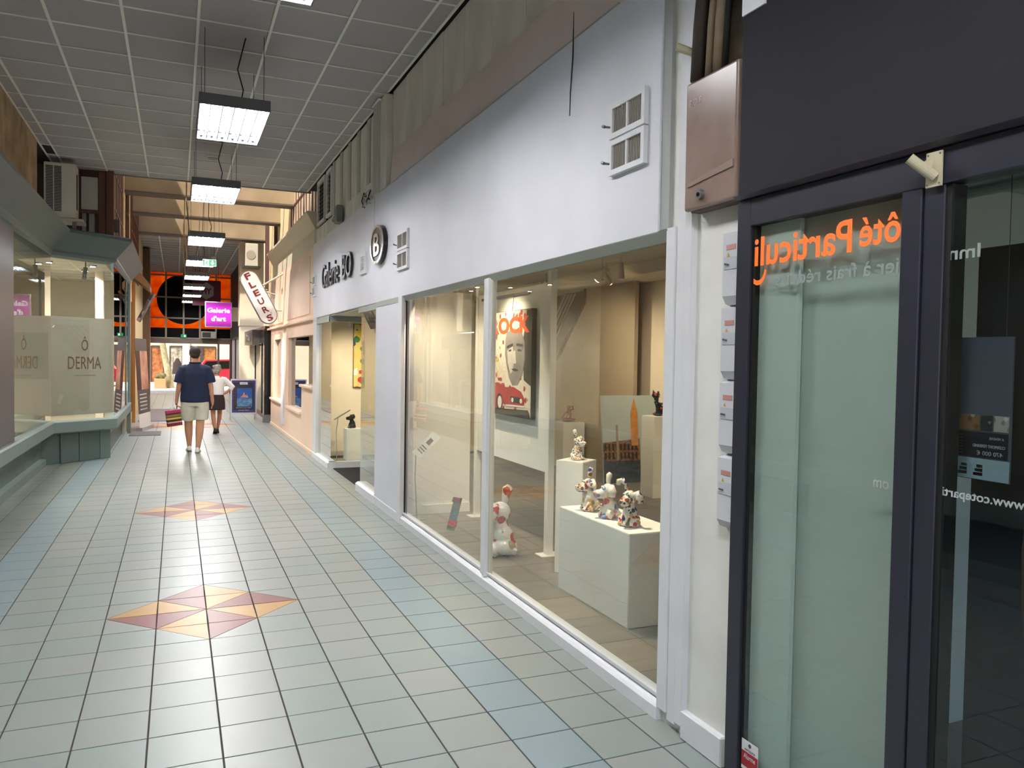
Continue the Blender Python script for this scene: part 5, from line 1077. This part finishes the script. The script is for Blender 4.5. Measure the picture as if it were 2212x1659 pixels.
B().prism([(0.99 + 0.29 * math.cos(a + math.pi / 6), 30.995, 4.0 + 0.32 * math.sin(a + math.pi / 6)) for a in [k * math.pi / 3 for k in range(6)]], (0, -0.01, 0)).done('hexagon', M('hex_grey', (150, 144, 150), .5), hs)
text('lettering', 'HY', (1.0, 30.98, 3.88), (1, 0, 0), AZ, 0.2, M('board_maroon', (104, 30, 56), .6), hs, ext=0.002, bold=0.008, width=0.34, height=0.22)
for xx in (0.6, 1.4): B().tube([(xx, 31.03, 4.39), (xx, 31.03, 5.05)], 0.006, 5).done('hanger', WIRE, hs)
e2 = thing('exit_sign', 'tiny green exit sign on the header above the street doors', 'sign', (0.26, ES - 0.1, 2.34)); box('case', 0.15, 0.37, ES - 0.1, ES - 0.06, 2.35, 2.48, GRN, e2); box('white_field', 0.27, 0.33, ES - 0.105, ES - 0.1, 2.375, 2.455, EXW, e2)
ace = thing('air_conditioner', 'grey air-conditioning unit on the header of the end screen', 'air conditioner', (1.23, ES - 0.3, 2.32)); B().box(0.93, 1.52, ES - 0.35, ES - 0.06, 2.33, 2.62, 0.01).done('case', M('ac_grey', (170, 164, 152), .5), ace); box('grille', 0.97, 1.3, ES - 0.36, ES - 0.35, 2.37, 2.58, M('vent_dark', (60, 58, 55), .8), ace)
box('wall_end', -6, -1.1, ES - 0.1, ES + 0.3, -0.1, 7.6, CREAM_WALL, kind='structure', label='building front left of the street doors', cat='wall'); box('wall_end', 2.15, 12, ES - 0.1, ES + 0.3, -0.1, 7.6, CREAM_WALL, kind='structure', label='building front right of the street doors', cat='wall'); box('wall_end', -1.1, 2.15, ES - 0.06, ES + 0.3, 5.06, 7.6, CREAM_WALL, kind='structure', label='building front above the orange end screen', cat='wall')

# ================================================================== STREET BEYOND
box('ground', -30, 34, 36.2, 62, -0.12, -0.02, M('pale_paving', (214, 204, 186), .8, var=.06), kind='structure', label='sunlit pale street paving', cat='ground')
stf = box('wall_street', -20, 24, 50.0, 50.4, -0.1, 9.0, M('street_facade', (224, 206, 178), .8, var=.05), kind='structure', label='sunlit cream facade across the street', cat='wall')
for (a, b2, c_, n) in ((-1.35, -0.75, (196, 120, 66), 'shop_opening'), (-0.35, 0.30, (206, 196, 170), 'shop_opening'), (0.72, 2.1, (200, 132, 62), 'shop_opening')):
    o_ = box(n, a, b2, 49.97, 50.01, 0.0, 2.05, M('opening_%d' % int(a * 100), c_, .5, var=.4, scale=4, dirt=tuple(v // 2 for v in c_)), stf)
    B().box(a - 0.06, a, 49.93, 50.0, 0, 2.1).box(b2, b2 + 0.06, 49.93, 50.0, 0, 2.1).box(a, b2, 49.93, 50.0, 2.02, 2.12).done('opening_frame', M('frame_dark', (70, 62, 60), .5), o_)
box('post_white', 0.30, 0.70, 49.9, 50.0, 0, 3, M('white_render', (236, 222, 206), .8), stf); box('dark_post', 1.25, 1.42, 49.9, 49.97, 0, 2.1, M('frame_dark', (70, 62, 60), .5), stf)
tr = thing('plane_tree', 'pale mottled plane tree trunk leaning in the sunlit street', 'tree', (-0.35, 42, 0))
B().tube([(-0.30, 42, -0.02), (-0.42, 42, 0.8), (-0.64, 42, 2.1), (-0.8, 42, 3.6), (-0.9, 42, 5.4)], [0.20, 0.15, 0.14, 0.13, 0.11], 12).done('trunk', M('plane_bark', (206, 196, 160), .8, var=.35, scale=5, dirt=(150, 140, 100)), tr, smooth=True)
pn = thing('planter', 'terracotta planter box at the foot of the plane tree', 'planter', (-0.75, 41.5, 0)); B().box(-1.0, -0.5, 41.2, 41.7, -0.02, 0.45, 0.01).done('tub', M('terracotta', (206, 150, 110), .8), pn)
blob([lambda b: [b.ell((-0.75 + random.uniform(-.18, .18), 41.45 + random.uniform(-.15, .15), 0.52 + random.uniform(-.05, .1)), .12, 10, 8) for _ in range(6)]], 0.03, 1, 'foliage', M('leaf_dull', (110, 112, 70), .8, var=.4, scale=10), pn)
mq = thing('clothes_rack', 'dark garments on a rack in front of the shop across the street', 'clothes rack', (0.0, 48.5, 0))
B().tube([(-0.2, 48.5, 0), (-0.2, 48.5, 1.5), (0.25, 48.5, 1.5), (0.25, 48.5, 0)], 0.02, 8).done('rail', GREY_METAL, mq)
B().loft([ringpts((0.02, 48.5, 0.5), 0.28, 0.1), ringpts((0.02, 48.5, 1.1), 0.22, 0.09), ringpts((0.02, 48.5, 1.4), 0.06, 0.05)]).done('coat', M('coat_brown', (60, 46, 42), .8), mq)
car = thing('car', 'red car parked across the street behind the walkers', 'car', (1.7, 44.5, 0))
CP = M('car_red', (196, 40, 60), .25)
B().prism([(0.75, 43.8, 0.25), (0.75, 43.8, 0.75), (1.0, 43.8, 0.85), (1.35, 43.8, 1.35), (2.6, 43.8, 1.40), (3.3, 43.8, 0.9), (4.2, 43.8, 0.8), (4.3, 43.8, 0.3)], (0, 1.6, 0)).done('body', CP, car)
B().prism([(1.12, 43.78, 0.9), (1.42, 43.78, 1.28), (2.5, 43.78, 1.32), (3.05, 43.78, 0.92)], (0, -0.01, 0)).done('side_window', BLACK, car)
for xx in (1.35, 3.6): B().tube([(xx, 43.72, 0.28), (xx, 43.95, 0.28)], 0.30, 20).done('wheel', BLACK_MATTE, car)
B().obox((0.745, 44.6, 0.6), ((1, 0, 0), (0, 1, 0), (0, 0, 1)), (0.01, 0.6, 0.08)).done('tail_light', M('tail_red', (220, 60, 60), .3), car)

# ================================================================== THINGS IN THE CORRIDOR
# A-board
ab = thing('pavement_sign', 'white-framed A-board with a blue sailing-boat poster on the right', 'sign', (1.56, 21.0, 0))
AF = M('aboard_frame', (214, 212, 216), .4, metal=.3)
x0, x1, z0, z1 = 1.25, 1.88, 0.18, 1.07
B().box(x0, x0 + 0.03, 20.98, 21.01, z0 + 0.035, z1 - 0.035).box(x1 - 0.03, x1, 20.98, 21.01, z0 + 0.035, z1 - 0.035).box(x0, x1, 20.98, 21.01, z1 - 0.035, z1).box(x0, x1, 20.98, 21.01, z0, z0 + 0.035).done('frame', AF, ab)
bd_ = box('board', x0 + 0.02, x1 - 0.02, 20.99, 21.0, z0 + 0.02, z1 - 0.02, M('aboard_purple', (70, 60, 120), .5), ab)
box('dark_band', x0 + 0.07, x1 - 0.07, 20.986, 20.99, 0.28, 0.98, M('aboard_dark', (44, 44, 52), .5), bd_); box('title_label', x0 + 0.22, x1 - 0.22, 20.984, 20.986, 0.93, 0.99, M('aboard_label', (220, 220, 222), .5), bd_)
text('lettering', 'Chamalières', (1.565, 20.983, 0.945), (1, 0, 0), AZ, .05, M('aboard_dark', (44, 44, 52), .5), bd_, ext=.0005, width=.14, height=.025)
box('picture_sky', x0 + 0.15, x1 - 0.11, 20.983, 20.986, 0.58, 0.84, M('pic_sky', (44, 90, 170), .5, var=.2, scale=6), bd_); box('picture_sea', x0 + 0.15, x1 - 0.11, 20.983, 20.986, 0.37, 0.58, M('pic_sea', (40, 80, 150), .5, var=.5, scale=12, dirt=(120, 170, 206)), bd_)
B().prism([(1.47, 20.982, 0.60), (1.68, 20.982, 0.60), (1.64, 20.982, 0.68), (1.61, 20.982, 0.64), (1.57, 20.982, 0.74), (1.54, 20.982, 0.66)], (0, -.001, 0)).done('picture_boats', M('pic_boat', (214, 150, 130), .5, var=.4, scale=20), bd_)
for i, ch in enumerate('CULHAT'): text('lettering', ch, (x0 + 0.11, 20.985, 0.78 - i * 0.075), (1, 0, 0), AZ, .05, M('aboard_red', (170, 60, 50), .5), bd_, ext=.0005, width=.03, height=.04)
for i, (zz, wd) in enumerate(((0.325, .36), (0.265, .26))): text('lettering', 'Exposition juin 2024' if i == 0 else 'entrée libre', (1.565, 20.985, zz), (1, 0, 0), AZ, .05, M('aboard_label', (220, 220, 222), .5), bd_, ext=.0005, width=wd, height=.025)
for xx in (x0 + 0.015, x1 - 0.015):
    B().tube([(xx, 20.995, z0), (xx, 20.98, 0.0)], 0.014, 8).done('leg', AF, ab); B().tube([(xx, 21.01, 1.0), (xx, 21.4, 0.0)], 0.014, 8).done('leg', AF, ab)
# roll-up banner on the left
bn = thing('roll_up_banner', 'tall roll-up banner with a woman portrait and dark text block on the left', 'banner', (-0.65, 19.1, 0))
def bpt(u, v): return Vector((-0.74 + 0.193 * u - 0.10 * v, 18.62 + 0.95 * u, 0.08 + 1.93 * v))
def bq(n, u0, u1, v0, v1, m, d=0.004): return B().prism([bpt(u0, v0), bpt(u1, v0), bpt(u1, v1), bpt(u0, v1)], (d, -d * 0.2, 0)).done(n, m, bn)
bq('sheet', 0, 1, 0, 1, M('banner_skin', (222, 168, 140), .5, var=.4, scale=3, dirt=(150, 92, 70)), 0.003)
bq('top_band', 0, 1, 0.86, 1, M('banner_grey', (84, 74, 70), .5), 0.006); bq('text_block', 0, 1, 0.15, 0.42, M('banner_grey', (84, 74, 70), .5), 0.006); bq('white_block', 0, 1, 0, 0.15, M('banner_white', (226, 222, 218), .5), 0.006)
for i in range(5): bq('text_line', 0.15, 0.75, 0.19 + i * 0.042, 0.205 + i * 0.042, M('banner_text', (190, 184, 178), .5), 0.009)
bq('hair', 0.0, 0.35, 0.42, 0.86, M('banner_hair', (70, 40, 30), .6), 0.006)
B().obox((-0.645, 19.1, 0.04), ((0.2, 1, 0), (1, -0.2, 0), (0, 0, 1)), (0.5, 0.06, 0.04)).done('base', M('banner_base', (190, 188, 186), .3, metal=.6), bn)
# mats
box('door_mat', -0.9, -0.31, 17.65, 18.55, 0.0, 0.012, M('mat_grey', (112, 106, 106), .95, bump=.3, bscale=300), label='narrow grey mat at the foot of the banner', cat='mat')
box('door_mat', -0.88, 0.12, 21.25, 25.8, 0.0, 0.012, M('mat_mauve', (128, 118, 122), .95, bump=.3, bscale=300), label='large mauve-grey mat before the street doors', cat='mat')

# ================================================================== PEOPLE
SKIN = M('skin_tan', (196, 142, 112), .5, var=.06, scale=6); SKIN2 = M('skin_brown', (176, 118, 88), .5, var=.06, scale=6)
def person_parts(): pass
def hand_nodes(N, E, wrist, key, pos, out, s=1.0, curl=0.0):
    """palm and five fingers rooted in the palm; pos = palm centre, hand pointing down; out = side of the thumb (+1/-1 in x)"""
    x, y, z = pos
    N[key + 'p'] = ((x, y, z), (0.028 * s, 0.04 * s)); E.append((wrist, key + 'p'))
    for i, (dy, ln) in enumerate(((-0.030, .055), (-0.010, .07), (0.010, .075), (0.030, .068))):
        a, b2 = key + 'f%da' % i, key + 'f%db' % i
        N[a] = ((x, y + dy, z - 0.045 * s), 0.0095); N[b2] = ((x - out * (0.012 + curl), y + dy, z - (0.045 + ln * (1 - curl * 6)) * s), 0.008)
        E += [(key + 'p', a), (a, b2)]
    N[key + 't'] = ((x - out * 0.01, y + 0.055, z - 0.01), 0.0095); N[key + 't2'] = ((x - out * 0.014, y + 0.07, z - 0.05), 0.008); E += [(key + 'p', key + 't'), (key + 't', key + 't2')]
mx_, my_ = 0.285, 14.52
man = thing('person', 'man in navy polo shirt and pale shorts walking away with a striped bag', 'person', (mx_, my_, 0))
def m(p): return (mx_ + p[0] * (0.88 if abs(p[0]) > 0.12 else 1.0), my_ + p[1], p[2])
N = {'pel': (m((0, 0, .96)), (.16, .12)), 'sp': (m((0, -.01, 1.16)), (.165, .12)), 'ch': (m((0, .0, 1.38)), (.17, .115)), 'nb': (m((0, .01, 1.52)), .07), 'nk': (m((0, .02, 1.585)), .058), 'hd': (m((0, .035, 1.69)), (.078, .092)), 'ht': (m((0, .03, 1.77)), (.06, .07)),
     'shl': (m((-.19, 0, 1.45)), .066), 'ell': (m((-.285, -.03, 1.17)), .048), 'wrl': (m((-.325, .03, .93)), .031), 'shr': (m((.19, 0, 1.45)), .066), 'elr': (m((.285, -.05, 1.17)), .048), 'wrr': (m((.315, -.02, .93)), .031),
     'hil': (m((-.095, 0, .90)), .10), 'knl': (m((-.10, .10, .51)), .073), 'cfl': (m((-.095, .13, .36)), .073), 'anl': (m((-.085, .16, .11)), .042), 'tol': (m((-.085, .30, .04)), .034),
     'hir': (m((.095, 0, .90)), .10), 'knr': (m((.085, .0, .50)), .073), 'cfr': (m((.075, -.03, .35)), .073), 'anr': (m((.05, -.06, .09)), .042), 'tor': (m((.045, .09, .035)), .034)}
Ed = [('pel', 'sp'), ('sp', 'ch'), ('ch', 'nb'), ('nb', 'nk'), ('nk', 'hd'), ('hd', 'ht'), ('ch', 'shl'), ('shl', 'ell'), ('ell', 'wrl'), ('ch', 'shr'), ('shr', 'elr'), ('elr', 'wrr'), ('pel', 'hil'), ('hil', 'knl'), ('knl', 'cfl'), ('cfl', 'anl'), ('anl', 'tol'), ('pel', 'hir'), ('hir', 'knr'), ('knr', 'cfr'), ('cfr', 'anr'), ('anr', 'tor')]
hand_nodes(N, Ed, 'wrl', 'hl', m((-.335, .05, .86)), -1, curl=0.06); hand_nodes(N, Ed, 'wrr', 'hr', m((.325, .0, .86)), 1, curl=0.01)
skin_body(N, Ed, 'pel', 'body', SKIN, man)
def head_extra(parent, c, hair, skin, gaze=(0, 1), s=1.0, hairback=True):
    c = Vector(c); g = Vector((gaze[0], gaze[1], 0)).normalized(); r = Vector((g.y, -g.x, 0))
    for k in (1, -1):
        B().ell(c + r * k * .083 * s - g * .005, (.014 * s, .022 * s, .032 * s), 10, 8).done('ear', skin, parent, smooth=True)
        B().ell(c + r * k * .032 * s + g * .085 * s + Vector((0, 0, .01)), .013 * s, 8, 6).done('eye', M('eye_white', (235, 232, 225), .15), parent, smooth=True)
    B().tube([c + g * .085 * s + Vector((0, 0, .015)), c + g * .115 * s + Vector((0, 0, -.025 * s)), c + g * .09 * s + Vector((0, 0, -.032 * s))], [.01 * s, .016 * s, .008 * s], 8).done('nose', skin, parent, smooth=True)
    B().tube([c + g * .088 * s + r * .025 + Vector((0, 0, -.062 * s)), c + g * .095 * s + Vector((0, 0, -.064 * s)), c + g * .088 * s - r * .025 + Vector((0, 0, -.062 * s))], .007 * s, 6).done('mouth', M('lips', (150, 84, 76), .5), parent, smooth=True)
head_extra(man, m((0, .035, 1.70)), None, SKIN)
hm = Vector(m((0, .022, 1.722)))
blob([lambda b: b.ell(hm + Vector((0, 0, .015)), (.094, .106, .096), 18, 12), lambda b: b.ell(hm + Vector((0, -.035, -.045)), (.078, .07, .065), 16, 10)], 0.008, 2, 'hair', M('hair_dark', (50, 36, 30), .7, var=.3, scale=30), man)
NVY = M('navy_cotton', (28, 38, 66), .9, var=.12, scale=10)
def shirt_b(b):
    e = lambda z, rx, ry, dy=0: ringpts(m((0, dy, z)), rx, ry, 24)
    b.loft([e(.865, .232, .165), e(.95, .236, .17), e(1.08, .228, .165), e(1.22, .218, .158), e(1.36, .222, .15), e(1.45, .20, .125), e(1.50, .15, .10, .005), e(1.535, .085, .08, .012)])
def sleeve(s): return lambda b: b.tube([m((.12 * s, 0, 1.46)), m((.205 * s, -.005, 1.43)), m((.262 * s, -.022, 1.31)), m((.292 * s, -.035, 1.20))], [.07, .088, .088, .084], 14)
blob([shirt_b, sleeve(1), sleeve(-1)], 0.012, 4, 'polo_shirt', NVY, man)
B().tube([m((.085 * math.cos(a), .012 + .08 * math.sin(a), 1.545)) for a in [k * math.pi / 10 for k in range(21)]], .014, 8, cap=False).done('collar', NVY, man, smooth=True)
def leg_b(s, kn): return lambda b: b.tube([m((.09 * s, 0, .90)), m((.105 * s, kn * .4, .74)), m((.105 * s, kn, .565))], [.135, .128, .112], 16)
blob([lambda b: b.loft([ringpts(m((0, 0, .80)), .20, .14, 24), ringpts(m((0, 0, .88)), .222, .152, 24), ringpts(m((0, 0, .98)), .205, .14, 24)]), leg_b(-1, .085), leg_b(1, .01)], 0.012, 4, 'shorts', M('shorts_linen', (206, 200, 184), .9, var=.08, scale=8), man)
WSH = M('shoe_white', (226, 222, 216), .6)
def shoe(base, yaw, parent, mat, heel=0.0, ln=.27, wd=.05):
    c = Vector(base); f = Vector((math.sin(yaw), math.cos(yaw), 0)); sd = Vector((f.y, -f.x, 0))
    rings = []
    for t, hw, hh in ((-.09, .5, .55), (-.06, .8, 1.0), (0, .85, 1.05), (.08, .95, .75), (.15, .95, .6), (.19, .7, .42), (.205, .3, .25)):
        o = c + f * t * ln / .27; lift = heel * max(0, (.12 - t) / .21)
        rings.append([o + sd * wd * hw * math.cos(a) + Vector((0, 0, lift + .0 + .09 * hh * max(0, math.sin(a)))) for a in [k * 2 * math.pi / 12 for k in range(12)]])
    return B().loft(rings).done('shoe', mat, parent, smooth=True)
shoe(m((-.085, .18, 0.0)), -.1, man, WSH, .02); shoe(m((.042, -.045, 0.0)), .1, man, WSH, .01)
# his phone and bag
ph = B().obox(m((-.322, .085, .80)), ((0.1, 1, 0.3), (1, 0, 0), (0, -.3, 1)), (.05, .006, .045), .004).done('phone', BLACK, label='dark phone in the left hand of the man in navy', cat='phone')
bg_ = thing('shopping_bag', 'striped maroon paper bag hanging from the left hand of the man', 'bag', m((-.345, .05, .50)))
cx, cyb = m((-.36, .06, 0))[:2]
tilt = Matrix.Translation((cx, cyb, .46)) @ Matrix.Rotation(-.12, 4, 'Y') @ Matrix.Rotation(.25, 4, 'Z')
def bagbox(n, z0, z1, mat, gx=0.0, w=.115, d=.05, x0=None, x1=None):
    b = bmesh.new(); bmesh.ops.create_cube(b, size=1)
    for v in b.verts: v.co = Vector(((v.co.x * 2 * (w + gx)) if x0 is None else (x0 if v.co.x < 0 else x1), v.co.y * 2 * (d + gx), z0 if v.co.z < 0 else z1))
    q = B(); q.merge(b, tilt); return q.done(n, mat, bg_)
bagbox('bag_body', 0, .27, M('bag_maroon', (120, 24, 40), .5))
for (a, b2, c_) in ((.225, .27, (186, 40, 90)), (.16, .195, (130, 120, 50)), (.115, .145, (206, 176, 90)), (.055, .075, (206, 180, 150)), (.08, .11, (60, 24, 20)), (.20, .222, (70, 30, 20))): bagbox('stripe', a, b2, M('stripe_%d_%d' % (c_[0], int(a * 1000)), c_, .5), .001)
for yy in (-.03, .03):
    B().tube([tilt @ Vector((-.05, yy, .27)), tilt @ Vector((-.03, yy * .4, .315)), tilt @ Vector((.02, yy * .4, .315)), tilt @ Vector((.05, yy, .27))], .004, 6).done('handle', M('cord_white', (214, 200, 196), .6), bg_)

lx_, ly_ = 0.775, 17.78
lady = thing('person', 'grey-haired woman in white blouse and dark skirt with hand on hip', 'person', (lx_, ly_, 0))
def f(p): return (lx_ + p[0], ly_ + p[1], p[2])
N = {'pel': (f((0, 0, .80)), (.13, .10)), 'sp': (f((0, .0, .97)), (.115, .09)), 'ch': (f((0, .03, 1.12)), (.12, .085)), 'nb': (f((.0, .05, 1.22)), .05), 'nk': (f((.005, .07, 1.265)), .042), 'hd': (f((.02, .10, 1.345)), (.07, .08)), 'ht': (f((.02, .10, 1.41)), (.055, .06)),
     'shl': (f((-.14, .02, 1.16)), .048), 'ell': (f((-.20, .03, .95)), .036), 'wrl': (f((-.19, .12, .80)), .026), 'shr': (f((.14, .02, 1.16)), .048), 'elr': (f((.315, -.05, 1.0)), .036), 'wrr': (f((.185, -.03, .865)), .026),
     'hil': (f((-.07, 0, .74)), .085), 'knl': (f((-.065, .0, .42)), .05), 'cfl': (f((-.055, -.02, .30)), .048), 'anl': (f((-.03, -.06, .09)), .029), 'tol': (f((-.03, .06, .03)), .028),
     'hir': (f((.07, 0, .74)), .085), 'knr': (f((.07, .1, .43)), .05), 'cfr': (f((.06, .06, .32)), .048), 'anr': (f((.03, .14, .10)), .029), 'tor': (f((.03, .25, .03)), .028)}
Ed = [('pel', 'sp'), ('sp', 'ch'), ('ch', 'nb'), ('nb', 'nk'), ('nk', 'hd'), ('hd', 'ht'), ('ch', 'shl'), ('shl', 'ell'), ('ell', 'wrl'), ('ch', 'shr'), ('shr', 'elr'), ('elr', 'wrr'), ('pel', 'hil'), ('hil', 'knl'), ('knl', 'cfl'), ('cfl', 'anl'), ('anl', 'tol'), ('pel', 'hir'), ('hir', 'knr'), ('knr', 'cfr'), ('cfr', 'anr'), ('anr', 'tor')]
hand_nodes(N, Ed, 'wrl', 'hl', f((-.185, .15, .74)), -1, .85)
N['hrp'] = (f((.15, -.03, .855)), (.03, .022)); Ed.append(('wrr', 'hrp'))
for i in range(4): N['hrf%d' % i] = (f((.10, -.055 + i * .016, .87 - i * .016)), .0085); Ed.append(('hrp', 'hrf%d' % i))
N['hrt'] = (f((.14, .02, .90)), .0085); Ed.append(('hrp', 'hrt'))
skin_body(N, Ed, 'pel', 'body', SKIN2, lady)
head_extra(lady, f((.02, .10, 1.355)), None, SKIN2, (.75, .66), .9)
hl = Vector(f((.01, .085, 1.37)))
blob([lambda b: b.ell(hl + Vector((0, 0, .02)), (.09, .095, .085), 18, 12), lambda b: b.ell(hl + Vector((-.02, -.04, -.04)), (.075, .06, .06), 16, 10), lambda b: [b.ell(hl + Vector((random.uniform(-.07, .05), random.uniform(-.08, .03), random.uniform(-.04, .08))), .03, 8, 6) for _ in range(14)]], 0.008, 1, 'hair', M('hair_grey', (176, 170, 160), .8, var=.35, scale=40, dirt=(110, 104, 96)), lady)
BLS = M('blouse_white', (226, 220, 216), .9, var=.05, scale=10)
blob([lambda b: b.loft([ringpts(f((0, 0, .83)), .15, .115, 20), ringpts(f((0, 0, .93)), .155, .115, 20), ringpts(f((0, .02, 1.08)), .158, .115, 20), ringpts(f((0, .03, 1.17)), .145, .095, 20), ringpts(f((0, .05, 1.235)), .06, .06, 20)]),
      lambda b: b.tube([f((.09, .02, 1.17)), f((.16, .01, 1.15)), f((.25, -.03, 1.06)), f((.322, -.05, 1.0)), f((.27, -.045, .945))], [.055, .066, .06, .054, .05], 12), lambda b: b.tube([f((-.09, .02, 1.17)), f((-.15, .02, 1.14)), f((-.195, .03, .99))], [.055, .066, .056], 12)], 0.011, 4, 'blouse', BLS, lady)
blob([lambda b: b.loft([ringpts(f((0, 0, .855)), .135, .105, 20), ringpts(f((0, 0, .76)), .165, .125, 20), ringpts(f((0, .02, .62)), .18, .14, 20), ringpts(f((-.01, .03, .51)), .188, .155, 20)])], 0.011, 3, 'skirt', M('skirt_plum', (48, 30, 34), .9, var=.1, scale=10), lady)
shoe(f((-.03, -.05, .0)), 0, lady, BLACK_MATTE, .05, .22, .04); shoe(f((.03, .16, .0)), 0, lady, BLACK_MATTE, .01, .22, .04)
hbg = thing('handbag', 'dark green handbag at the left side of the grey-haired woman', 'bag', f((-.20, .1, .62)))
B().box(*[v for p in ((lx_ - .32, lx_ - .24), (ly_ + .0, ly_ + .26), (.66, .88)) for v in p], 0.02).done('bag_body', M('bag_green', (44, 62, 62), .5), hbg)
B().tube([f((-.28, .03, .87)), f((-.215, .03, 1.22)), f((-.28, .22, .87))], .008, 6).done('strap', M('bag_green', (44, 62, 62), .5), hbg)
